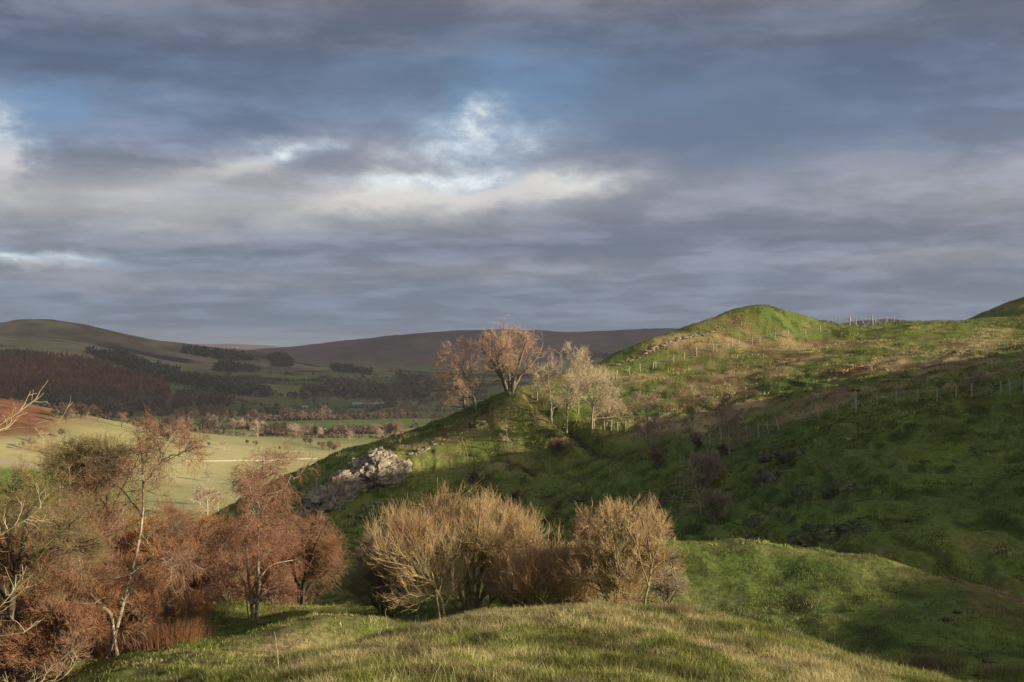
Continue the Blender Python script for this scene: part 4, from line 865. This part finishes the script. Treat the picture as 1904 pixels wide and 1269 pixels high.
# ------------------------------------------------------------------ valley: walls, barns, trees, woods
m_wall, nt, b = newmat('pale_wall'); b.inputs['Base Color'].default_value = (.30,.28,.23,1)
def drape_wall(name, label, pxs, h=1.3, w=.7, cat='wall', n=60, mat=None):
    P0 = hit([p[0] for p in pxs], [p[1] for p in pxs], 350); u = np.linspace(0, 1, len(pxs)); t = np.linspace(0, 1, n)
    x = np.interp(t, u, P0[:,0]); y = np.interp(t, u, P0[:,1]); z = zg(x, y); d = np.stack([np.gradient(x), np.gradient(y)], 1); d /= np.linalg.norm(d, axis=1)[:,None]; nn = np.stack([-d[:,1], d[:,0]], 1)*w/2
    ring = np.stack([np.stack([x-nn[:,0], y-nn[:,1], z-.5], 1), np.stack([x-nn[:,0]*.7, y-nn[:,1]*.7, z+h], 1), np.stack([x+nn[:,0]*.7, y+nn[:,1]*.7, z+h], 1), np.stack([x+nn[:,0], y+nn[:,1], z-.5], 1)], 1)
    idx = np.arange(n*4).reshape(n, 4); f = np.concatenate([np.stack([idx[:-1,k], idx[:-1,k+1], idx[1:,k+1], idx[1:,k]], -1) for k in range(3)])
    o = mesh_np(name, ring.reshape(-1, 3), f, mat or m_wall, smooth=False); tag(o, label, cat); return o
drape_wall('field_wall', 'pale stone wall across the bright green field at far left', [(-20,860),(30,865),(70,869),(105,873),(140,877)], 1.5, .8)
drape_wall('field_wall', 'pale track shaped as a low wall along the far side of the striped lit field', [(345,858),(420,858),(500,857),(590,853)], .6, .5)  # pale track line, built as a low wall

def leafy(v0, n, rx, rz, size, g, cone=False):
    """a loose crown of n small triangles round a centre"""
    u = g.normal(size=(n, 3)); u = unit(u)*g.uniform(.25, 1, (n, 1))**.5
    if cone: hh = g.random(n)**.7; u = np.stack([g.normal(size=n)*.42*(1-hh)*1.0, g.normal(size=n)*.42*(1-hh), hh*2-1], 1)
    c = u*np.array([rx, rx, rz]) + v0
    t = c[:,None] + g.normal(size=(n, 3, 3))*size*(np.array([.5,.5,1.4]) if cone else 1)
    return t.reshape(-1, 3)
def vtree_mesh(name, seed, h, w, mat, dense=1.):
    p = Plant(seed); g = p.g; Q, Rr = stem([[0,0,-1],[g.normal()*.3,g.normal()*.3,h*.35],[g.normal()*.5,g.normal()*.5,h*.9]], h*.028, h*.008, 7, .05, g); Q, Rr = Q[None], Rr[None]
    p.add(Q, Rr, 6, False)
    p.run(Q, Rr, [dict(n=18, t0=.22, ang=52, len=w*.62, len1=w*.3, K=5, wig=.2, trop=(0,0,.07), rr=.6, rmin=h*.008, sides=4, fine=False),
        dict(n=9*dense, t0=.2, ang=42, len=w*.26, len1=w*.18, K=4, wig=.2, trop=(0,0,.04), rr=.6, rmin=h*.005),
        dict(n=7*dense, t0=.1, ang=40, len=w*.14, len1=w*.10, K=3, wig=.2, rr=.6, rmin=h*.0042)])
    vs, fs, o = [], [], 0
    for P_, Rd, k in p.wood+p.fine:
        v, f = tubes(P_, Rd, k); vs.append(v); fs.append(f+o); o += len(v)
    return mesh_np(name, np.concatenate(vs), np.concatenate(fs), mat, link=False)
VT = [vtree_mesh('valley_tree', 200+i, 12, w, B['vtwig']) for i, w in enumerate((11, 12, 9, 13))]
VD = [vtree_mesh('valley_tree', 210+i, 12, w, B['vdark'], 1.3) for i, w in enumerate((11, 13, 10))]
VP = [vtree_mesh('valley_tree', 220+i, 12, w, bark('valley_pale', (.34,.28,.20), (.45,.38,.27), .3)) for i, w in enumerate((12, 13))]
def vput(px, py, hp, kind, label, group=None, dmin=330, cat='tree', name='valley_tree'):
    h = hit(px, py, dmin)[0]
    if np.isnan(h[0]): return
    mesh = (VT, VD, VP)[kind]; me = mesh[int(g.integers(len(mesh)))]
    o = bpy.data.objects.new(name, me); COL.objects.link(o); s = hp/FPX*h[1]/12; o.location = h; o.rotation_euler = (0, 0, g.uniform(0, 6.28)); o.scale = (s*g.uniform(.9, 1.2), s*g.uniform(.9, 1.2), s); tag(o, label, cat, group)
def row(pts, n, hp, kinds, label, group, jit=2.5):
    t = np.sort(g.random(n)); u = np.linspace(0, 1, len(pts)); px = np.interp(t, u, [p[0] for p in pts]); py = np.interp(t, u, [p[1] for p in pts])
    for a, b_ in zip(px, py): vput(a, b_+g.normal(0, jit), hp*g.uniform(.65, 1.25), int(g.choice(kinds)), label, group)
for px, py, hp, k, lab in [(479,813,27,2,'largest pale round tree at the near end of the hedgerow'), (434,796,15,2,'left one of two pale trees on the field edge'), (450,798,17,2,'right one of two pale trees on the field edge'), (395,796,22,0,'tall bare tree alone left of the two pale trees'), (417,838,17,2,'small pale tree alone in the lit field'),
        (343,828,30,0,'tall bare tree by the bushes left in the lit field'), (474,750,20,0,'lone bare tree far up the valley left of the barns'), (605,779,23,0,'broad bare tree below the white shed'), (578,830,12,1,'dark round tree at the end of the slanting hedge'), (612,842,17,1,'dark tree lowest on the slanting hedge'),
        (626,838,14,0,'brown tree against the spur at the slanting hedge'), (600,838,12,0,'brown bush like tree in the slanting hedge'), (560,856,18,2,'pale tree standing on the far pale track'), (388,895,20,2,'thin pale tree alone in the striped field'), (520,838,8,1,'tiny dark tree in the middle of the lit field'),
        (59,838,24,0,'brown tree at the bend of the field wall, far left'), (101,848,19,1,'dark tree at the top of the bright green field'), (134,842,24,2,'pale spreading tree above the bright green field'), (165,835,22,0,'brown tree on the foothill above the wall'), (80,828,22,2,'pale tree under the bracken slope'), (115,815,14,1,'dark bush like tree on the foothill'), (40,838,16,0,'brown tree just under the bracken slope, leftmost'),
        (385,960,50,2,'big pale bare tree beside the foot of the spur'), (405,955,40,2,'pale tree tucked under the spur edge'), (372,938,28,2,'small pale tree left of the big pale pair')]:
    vput(px, py, hp, k, lab, dmin=200 if py > 930 else 330)
row([(500,812),(560,811),(640,815),(700,812),(745,806)], 34, 17, [0,0,2,1], 'small bare tree in the front hedgerow beyond the lit fields', 'trees of the front hedgerow')
row([(430,779),(520,778),(600,780),(690,778),(780,772)], 36, 16, [0,0,1], 'small bare tree in the second hedgerow below the barns', 'trees of the second hedgerow')
row([(540,745),(600,746),(690,746),(790,748)], 30, 15, [0,1,1], 'small bare tree in the row just above the barns', 'trees above the barns')
row([(250,800),(300,802),(350,798),(400,806)], 26, 20, [0,1,1], 'brown tree in the wood at the left end of the lit fields', 'trees of the field edge wood', 6)
row([(240,775),(300,772),(360,778),(420,788)], 26, 18, [1,1,0], 'brown tree in the wood behind the field edge wood', 'trees of the middle wood', 6)
row([(100,775),(150,778),(190,782),(240,790)], 18, 20, [1,1,0], 'dark tree in the wood below the larch plantation', 'trees below the plantation', 7)
row([(430,800),(520,806),(600,806)], 16, 13, [0,2,1], 'small bare tree along the near hedge of the lit fields', 'trees of the near hedge')
row([(560,826),(600,834),(650,846)], 12, 11, [0,1,1], 'low tree in the slanting hedge', 'trees of the slanting hedge')
row([(240,808),(300,818),(400,828),(540,838)], 9, 8, [1,1,0,2], 'tiny bush in the open lit field', 'bushes dotted over the open field', 7)
row([(600,728),(700,736),(790,738)], 22, 12, [0,1,1], 'small dark tree on the slope above the farm', 'trees on the slope above the farm', 5)
row([(450,700),(600,708),(780,718)], 18, 10, [1,1,0], 'tiny dark tree on the upper valley side', 'trees of the upper valley side', 8)
row([(330,762),(420,766),(540,768)], 20, 12, [0,1,1], 'small dark tree in the third hedgerow of the valley', 'trees of the third hedgerow')
row([(700,765),(760,760),(830,752)], 18, 13, [0,0,1], 'small brown tree seen just over the spur', 'trees seen over the spur', 4)
row([(285,812),(330,822),(360,826)], 14, 10, [1,0,1], 'low dark bush in the lit field left of centre', 'bushes in the lit field', 5)
row([(60,842),(120,850),(200,855)], 12, 14, [1,0,2], 'brown bush above the bright green field', 'bushes above the green field', 5)

def woods(name, label, polys, n, hgt, mat, cone=False, w=.35, tri=26, size=.10):
    vs = []; g = np.random.default_rng(len(polys)*7+n)
    for poly, share in polys:
        poly = np.array(poly, float); lo, hi = poly.min(0), poly.max(0); k = 0; want = int(n*share); pts = []
        while len(pts) < want:
            q = g.uniform(lo, hi, (want, 2)); x, y = q[:,0], q[:,1]; ins = np.zeros(len(q), bool); j = len(poly)-1
            for i in range(len(poly)):
                xi, yi = poly[i]; xj, yj = poly[j]; c = ((yi > y) != (yj > y)) & (x < (xj-xi)*(y-yi)/(yj-yi+1e-9)+xi); ins ^= c; j = i
            pts += list(q[ins])
        pts = np.array(pts[:want]); h = hit(pts[:,0], pts[:,1], 600); h[h[:,1] < 960] = np.nan
        for p in h[~np.isnan(h[:,0])]:
            s = hgt*g.uniform(.6, 1.25); vs.append(leafy(p+np.array([0,0,s*.5]), tri, s*w, s*.5, s*size, g, cone))
    v = np.concatenate(vs); o = mesh_np(name, v, np.arange(len(v)).reshape(-1, 3), mat, smooth=False); tag(o, label, kind='stuff')
m_larch = bark('larch', (.12,.062,.038), (.22,.115,.065), .02); m_pine = bark('conifer', (.028,.042,.026), (.055,.070,.038), .05); m_ever = bark('young_conifer', (.06,.075,.025), (.10,.11,.04), .02); m_brown = bark('brown_wood', (.065,.05,.036), (.12,.09,.065), .03)
woods('larch_plantation', 'rust brown larch plantation on the left hillside', [([(-20,716),(0,690),(60,684),(130,686),(200,698),(250,716),(300,738),(320,752),(240,756),(120,745),(-20,742)], 1)], 3000, 24, m_larch, True, .30, 30, .085)
woods('young_conifer_wood', 'olive green young conifers above the larches', [([(-20,668),(30,664),(80,668),(100,684),(30,682),(-20,692)], 1)], 900, 14, m_ever, False, .4, 20, .16)
woods('conifer_wood', 'dark conifer belts across the far hill', [([(160,656),(235,662),(270,678),(330,694),(330,702),(250,690),(200,674)], .18), ([(370,714),(440,720),(505,732),(505,740),(420,734),(360,722)], .16), ([(250,690),(340,702),(420,716),(420,724),(330,714),(240,700)], .16), ([(340,648),(450,660),(480,672),(420,672),(340,658)], .13), ([(400,676),(470,686),(480,694),(400,692)], .08), ([(500,664),(530,662),(545,676),(542,684),(505,682)], .10), ([(615,680),(650,686),(690,694),(690,698),(620,692)], .07), ([(750,716),(800,722),(800,730),(755,726)], .04), ([(1035,655),(1150,662),(1140,672),(1030,666)], .08)], 2000, 13, m_pine, False, .5, 12, .2)
woods('brown_woodland', 'brown leafless woodland along the valley side', [([(250,744),(300,748),(330,752),(330,762),(240,766)], .12), ([(100,744),(150,748),(240,760),(240,777),(150,774),(100,766)], .25), ([(640,735),(790,732),(800,742),(650,742)], .16), ([(560,730),(640,728),(640,736),(560,737)], .08), ([(330,738),(420,746),(430,756),(340,756)], .12), ([(740,700),(810,712),(805,720),(740,708)], .06), ([(620,716),(730,728),(700,732),(615,722)], .06)], 1500, 14, m_brown, False, .5, 30, .13)
woods('hedge_lines', 'low dark hedge lines between the valley fields', [([(440,791),(500,800),(500,803),(440,795)], .06), ([(500,806),(745,800),(745,806),(500,812)], .26), ([(560,822),(640,842),(640,846),(556,826)], .14), ([(330,766),(560,770),(560,774),(330,770)], .22), ([(430,780),(780,774),(780,778),(430,785)], .32)], 1500, 4.2, m_brown, False, .9, 16, .3)

def field_hedges():
    g = np.random.default_rng(77); n = 420000; r = np.sqrt(g.uniform(850**2, 2500**2, n)); t = g.uniform(-R(26.5), R(4), n); x = r*np.sin(t); y = r*np.cos(t); c, d = fields(x, y)
    k = (d < .9) & (g.random(n) < .85); x, y = x[k], y[k]; z = zg(x, y); k = (z < 0); x, y, z = x[k], y[k], z[k]; vs = []
    for a, b_, c_ in zip(x, y, z):
        s = g.uniform(1.6, 4.5) if g.random() < .93 else g.uniform(6, 10); vs.append(leafy(np.array([a, b_, c_+s*.45]), 14 if s < 5 else 40, s*.6, s*.55, s*(.22 if s < 5 else .12), g))
    v = np.concatenate(vs); print('hedge clumps', len(vs)); o = mesh_np('field_hedges', v, np.arange(len(v)).reshape(-1, 3), m_brown, smooth=False); tag(o, 'thin dark hedges parting the valley fields', kind='stuff')
field_hedges()
m_roof, nt, b = newmat('barn_roof'); b.inputs['Base Color'].default_value = (.22,.26,.30,1); b.inputs['Roughness'].default_value = .5
m_bw, nt, b = newmat('barn_wall'); b.inputs['Base Color'].default_value = (.34,.33,.30,1)
m_rr, nt, b = newmat('clay_roof'); b.inputs['Base Color'].default_value = (.26,.13,.09,1)
m_dk, nt, b = newmat('dark_opening'); b.inputs['Base Color'].default_value = (.03,.03,.03,1)
def house(px, py, L, W_, h, rz, label, roof, cat='barn', name='barn', nwin=3):
    p = hit(px, py, 900)[0]; root = empty(name, p, rz); tag(root, label, cat)
    x, y = L/2, W_/2; v = np.array([[-x,-y,-2],[x,-y,-2],[x,y,-2],[-x,y,-2],[-x,-y,h],[x,-y,h],[x,y,h],[-x,y,h],[-x,0,h+W_*.28],[x,0,h+W_*.28]])
    q = [(0,1,5,4),(1,2,6,5),(2,3,7,6),(3,0,4,7),(4,5,9,8),(6,7,8,9)]
    mesh_np('wall', v, np.array(q), m_bw, root, smooth=False)
    tri = mesh_np('gable', np.array([[-x,-y,h],[-x,y,h],[-x,0,h+W_*.28],[x,-y,h],[x,y,h],[x,0,h+W_*.28]]), np.array([(0,2,1),(3,4,5)]), m_bw, root, smooth=False)
    e = .5; t = .25; rz_ = h+W_*.28
    rv = []
    for s in (1, -1):
        a = [(-x-e, s*(y+e), h-e*.56), (x+e, s*(y+e), h-e*.56), (x+e, 0, rz_), (-x-e, 0, rz_)]; rv += a + [(i, j, k+t) for i, j, k in a]
    rf = []
    for o in (0, 8): rf += [(o,o+1,o+2,o+3),(o+4,o+5,o+6,o+7),(o,o+1,o+5,o+4),(o+1,o+2,o+6,o+5),(o+2,o+3,o+7,o+6),(o+3,o,o+4,o+7)]
    mesh_np('roof', np.array(rv), np.array(rf), roof, root, smooth=False)
    for k in range(nwin):
        cx = -x+(k+1)*L/(nwin+1); w = L/(nwin+1)*.28
        mesh_np('door' if k == 0 else 'window', np.array([[cx-w,-y-.05,0 if k == 0 else h*.4],[cx+w,-y-.05,0 if k == 0 else h*.4],[cx+w,-y-.05,h*.8],[cx-w,-y-.05,h*.8]]), np.array([(0,1,2,3)]), m_dk, root, smooth=False)
house(667,757,19,10,4,.15,'long farm barn with a pale blue grey roof, left of the valley farm', m_roof)
house(706,756,16,8,4,-.1,'dark fronted open barn at the right of the valley farm', m_roof)
house(686,758,13,8,5,.3,'small farmhouse with a reddish roof between the two barns', m_rr, 'house', 'farmhouse')
house(276,748,16,8,6,.2,'pale cottage at the edge of the wood below the plantation', m_rr, 'house', 'cottage')
house(567,760,8,5,2.5,0.,'small white shed alone in the fields left of the farm', m_bw, 'shed', 'shed', 1)
print('things', round(time.time()-T0, 1))
# ------------------------------------------------------------------ grass
def grass_mat():
    m, nt, b = newmat('grass_blades'); L = nt.links.new; at = nd(nt, 'ShaderNodeAttribute', attribute_name='col'); L(at.outputs['Color'], b.inputs['Base Color']); b.inputs['Roughness'].default_value = .7
    tr = nt.nodes.new('ShaderNodeBsdfTranslucent'); L(at.outputs['Color'], tr.inputs[0]); mx = nt.nodes.new('ShaderNodeMixShader'); mx.inputs[0].default_value = .25
    L(b.outputs[0], mx.inputs[1]); L(tr.outputs[0], mx.inputs[2]); L(mx.outputs[0], nt.nodes['Material Output'].inputs[0]); return m
M_grass = grass_mat()
def blades(x, y, hgt, wid, g, bright=1., curl=.7, straw_bias=0., cl=0.):
    n = len(x); z = zg(x, y)
    st = np.clip(straw_near(x, y) + straw_bias + fbm(x/2.2, y/2.2, 57, 3)*1.5 + fbm(x/9, y/9, 51, 4)*.9, 0, 1); st = np.clip(st*1.0, 0, 1)*np.clip(.25+straw_near(x, y)*1.6, 0, 1); isS = g.random(n) < sstep(.2, .8, st + (vnoise(x/cl, y/cl, 151)*1.1 if cl else 0))
    c = np.where(isS[:,None], np.array([.35,.315,.15])*g.uniform(.6, 1.15, (n, 1)), np.array([.135,.175,.048])*g.uniform(.6, 1.25, (n, 1)) + np.array([.05,.03,.0])*g.random((n, 1)))*bright
    if cl: c = c*np.clip(1+1.3*fbm(x/(cl*1.3), y/(cl*1.3), 149, 2), .45, 1.6)[:,None]
    h = hgt*np.where(isS, 1.15, .85)*g.uniform(.5, 1.3, n)*(1+.8*np.clip(fbm(x/1.1, y/1.1, 131, 2), -.5, .8))
    a = g.uniform(0, 6.283, n); d = np.stack([np.cos(a), np.sin(a)], 1); wd = unit(np.stack([g.normal(size=n), g.normal(size=n)*.4], 1))*(wid*g.uniform(.6, 1.3, n))[:,None]
    cu = curl*g.uniform(.2, 1.3, n)*np.where(isS, 1.3, .8)
    V = np.empty((n, 6, 3))
    for k, (t, w) in enumerate(((0, 1.), (.55, .75), (1., .12))):
        off = d*(cu*h*t*t)[:,None]; zz = z - .02 + h*(t - .35*np.minimum(cu, 1.2)*t*t)
        V[:,2*k,:2] = np.stack([x, y], 1)+off-wd*w; V[:,2*k+1,:2] = np.stack([x, y], 1)+off+wd*w; V[:,2*k,2] = zz; V[:,2*k+1,2] = zz
    i = np.arange(n)*6; F_ = np.concatenate([np.stack([i, i+1, i+3, i+2], 1), np.stack([i+2, i+3, i+5, i+4], 1)])
    return V.reshape(-1, 3), F_, np.repeat(c, 6, 0)
def visible(x, y, z):
    """keeps only ground that can be seen from about the viewer (or nearly)"""
    r = np.hypot(x, y); t = np.arctan2(x, y); i = np.clip((np.log(r/1.2)/.0078).astype(int), 0, len(rr_)-1); j = np.clip(((t-A0)/DA).astype(int), 0, NIN-1)
    return (z/r) > HOR[i, j]-.012
_s = LZ[:,:NIN]/rr_[:,None]; HOR = np.maximum.accumulate(_s, axis=0)
def field(name, label, r0, r1, dens, hgt, wid, seed, clump=1, cs=.1, **k):
    """tufts between two distances, inside a little more than the view"""
    g = np.random.default_rng(seed); half = R(26.5); area = half*(r1*r1-r0*r0); n = int(area*dens)
    r = np.sqrt(g.uniform(r0*r0, r1*r1, n)); t = g.uniform(-half, half, n); x = r*np.sin(t); y = r*np.cos(t); v = visible(x, y, zg(x, y)); x, y = x[v], y[v]
    if 'keep' in k: q = k.pop('keep')(x, y, g); x, y = x[q], y[q]
    x = np.repeat(x, clump)+g.normal(0, cs, len(x)*clump); y = np.repeat(y, clump)+g.normal(0, cs, len(y)*clump)
    V, F_, c = blades(x, y, hgt, wid, g, **k); o = mesh_np(name, V, F_, M_grass, col=c); tag(o, label, kind='stuff'); print(name, len(x))
field('grass', 'tangled green and straw grass on the near knoll', 9.5, 27, 190, .14, .0036, 1, 8, .05, cl=.38)
field('dry_grass_stalks', 'sparse taller dry stalks over the near knoll', 10, 27, 1.3, .30, .0028, 9, 5, .06, straw_bias=.8, curl=.45)
field('grass', 'grass of the middle mounds and dale floor', 27, 56, 20, .13, .010, 2, 7, .09, cl=.7)
field('grass', 'rough grass of the steep hillside', 56, 112, 11, .20, .028, 3, 6, .14, cl=.8, keep=lambda x, y, g: g.random(len(x)) < sstep(-.08, .16, fbm(x/1.5, y/1.5, 141, 3)))
field('grass', 'dead and green tussocks of the spur, ridge and hollow', 100, 215, 3.2, .26, .04, 4, 6, .22, cl=1.8, keep=lambda x, y, g: g.random(len(x)) < sstep(-.08, .16, fbm(x/2.2, y/2.2, 143, 3)), straw_bias=-.02)
# rushes and tall stalks
def rushes(name, label, px, D, n, h, rad, c0, seed, cat='plant', group=None):
    g = np.random.default_rng(seed); b = base(px, D); a = g.uniform(0, 6.28, n); r = rad*np.sqrt(g.random(n)); x, y = b[0]+np.cos(a)*r, b[1]+np.sin(a)*r; z = zg(x, y)
    K = 4; d = np.stack([np.cos(a), np.sin(a)], 1)*g.uniform(.05, .45, n)[:,None]; hh = h*g.uniform(.5, 1.1, n); Q = np.empty((n, K, 3))
    for k in range(K): t = k/(K-1); Q[:,k,0] = x+d[:,0]*hh*t*t; Q[:,k,1] = y+d[:,1]*hh*t*t; Q[:,k,2] = z-.05+hh*t
    v, f = tubes(Q, np.broadcast_to(np.array([.006,.005,.004,.002]), (n, K)).copy(), 3); c = np.repeat(np.array(c0)*g.uniform(.5, 1.3, (n, 1)), K*3, 0)
    o = mesh_np(name, v, f, M_grass, col=c); tag(o, label, cat, group)
rushes('rush_clump', 'large brown rush clump at the lower right, left one', 1690, 36, 330, .7, .9, (.24,.18,.11), 1)
rushes('rush_clump', 'brown rush clump at the lower right, beside the large one', 1745, 36.5, 260, .6, .8, (.21,.17,.10), 2)
rushes('rush_clump', 'low dark rush clump at the bottom right corner', 1870, 35.5, 260, .5, .9, (.20,.17,.10), 3)
rushes('reed_stand', 'rust coloured dead stalks under the forked tree', 315, 43, 600, .95, 1.3, (.32,.17,.09), 4)
rushes('reed_stand', 'pinkish brown dead stalks right of the forked tree', 355, 44, 350, .8, 1.0, (.34,.20,.13), 5)
rushes('reed_stand', 'rusty stalks at the left of the forked tree foot', 230, 43.5, 700, .9, 1.2, (.26,.14,.08), 6)
def stalk(px, D, h, label, seed):
    b = base(px, D); g = np.random.default_rng(seed); Q, Rr = stem([b-np.array([0,0,.1]), b+np.array([-.02,0,h*.5]), b+np.array([-.07,0,h])], .006, .002, 8, .003, g); v, f = tubes(Q[None], Rr[None], 4)
    o = mesh_np('dry_stalk', v, f, B['lichen']); tag(o, label, 'plant')
stalk(519, 16.5, .62, 'single tall dry stalk on the left of the knoll', 1); stalk(722, 23, .6, 'thin dry stalk at the left shoulder of the knoll', 2); stalk(905, 15.2, .28, 'short bent dry stalk at the bottom of the knoll', 3)
for px, py, s, lab in [(1762,1152,.26,'dark earthy molehill on the right mound, lower left one'), (1782,1138,.2,'dark earthy molehill on the right mound, upper right one'), (1838,1230,.22,'dark earthy molehill near the lower right rushes')]:
    p = hit(px, py, 26)[0]; v = ICO2[0]*np.array([s, s, s*.35]); v = v*(1+.25*fbm(v[:,0]*6, v[:,1]*6+v[:,2]*5, 7, 3))[:,None]; o = mesh_np('molehill', v, ICO2[1], B['dark']); o.location = p; tag(o, lab, 'molehill')
# ------------------------------------------------------------------ air
def haze_box():
    m = bpy.data.materials.new('haze'); m.use_nodes = True; nt = m.node_tree; nt.nodes.clear(); o = nt.nodes.new('ShaderNodeOutputMaterial'); v = nt.nodes.new('ShaderNodeVolumePrincipled')
    v.inputs['Color'].default_value = (.86,.92,1,1); v.inputs['Density'].default_value = 5.2e-5; v.inputs['Anisotropy'].default_value = .2; nt.links.new(v.outputs[0], o.inputs['Volume'])
    zt = float(LZ.max())+8; print('top', zt); zb = float(LZ.min())-1; s = 9600
    x = np.array([[a*s, b_*s, c] for c in (zb, zt) for b_ in (-1, 1) for a in (-1, 1)]); f = np.array([(0,2,3,1),(4,5,7,6),(0,1,5,4),(2,6,7,3),(0,4,6,2),(1,3,7,5)])
    ob = mesh_np('haze', x, f, m, smooth=False); tag(ob, 'thin blue haze in the valley air', kind='stuff')
haze_box()
scene.cycles.max_bounces = 4; scene.cycles.diffuse_bounces = 2; scene.cycles.transparent_max_bounces = 4; scene.cycles.volume_bounces = 0; scene.cycles.volume_step_rate = 5
scene.cycles.use_adaptive_sampling = False; scene.cycles.use_denoising = True; scene.cycles.denoiser = 'OPENIMAGEDENOISE'; scene.cycles.denoising_input_passes = 'RGB_ALBEDO_NORMAL'; scene.cycles.denoising_prefilter = 'NONE'
cloud(-50, 2850, 1350, 1650, 2300, 3)
cloud(-2000, 3700, 1300, 1100, 2500, 5)
cloud(900, 4200, 2200, 1500, 2500, 8)
print('script', round(time.time()-T0, 1))
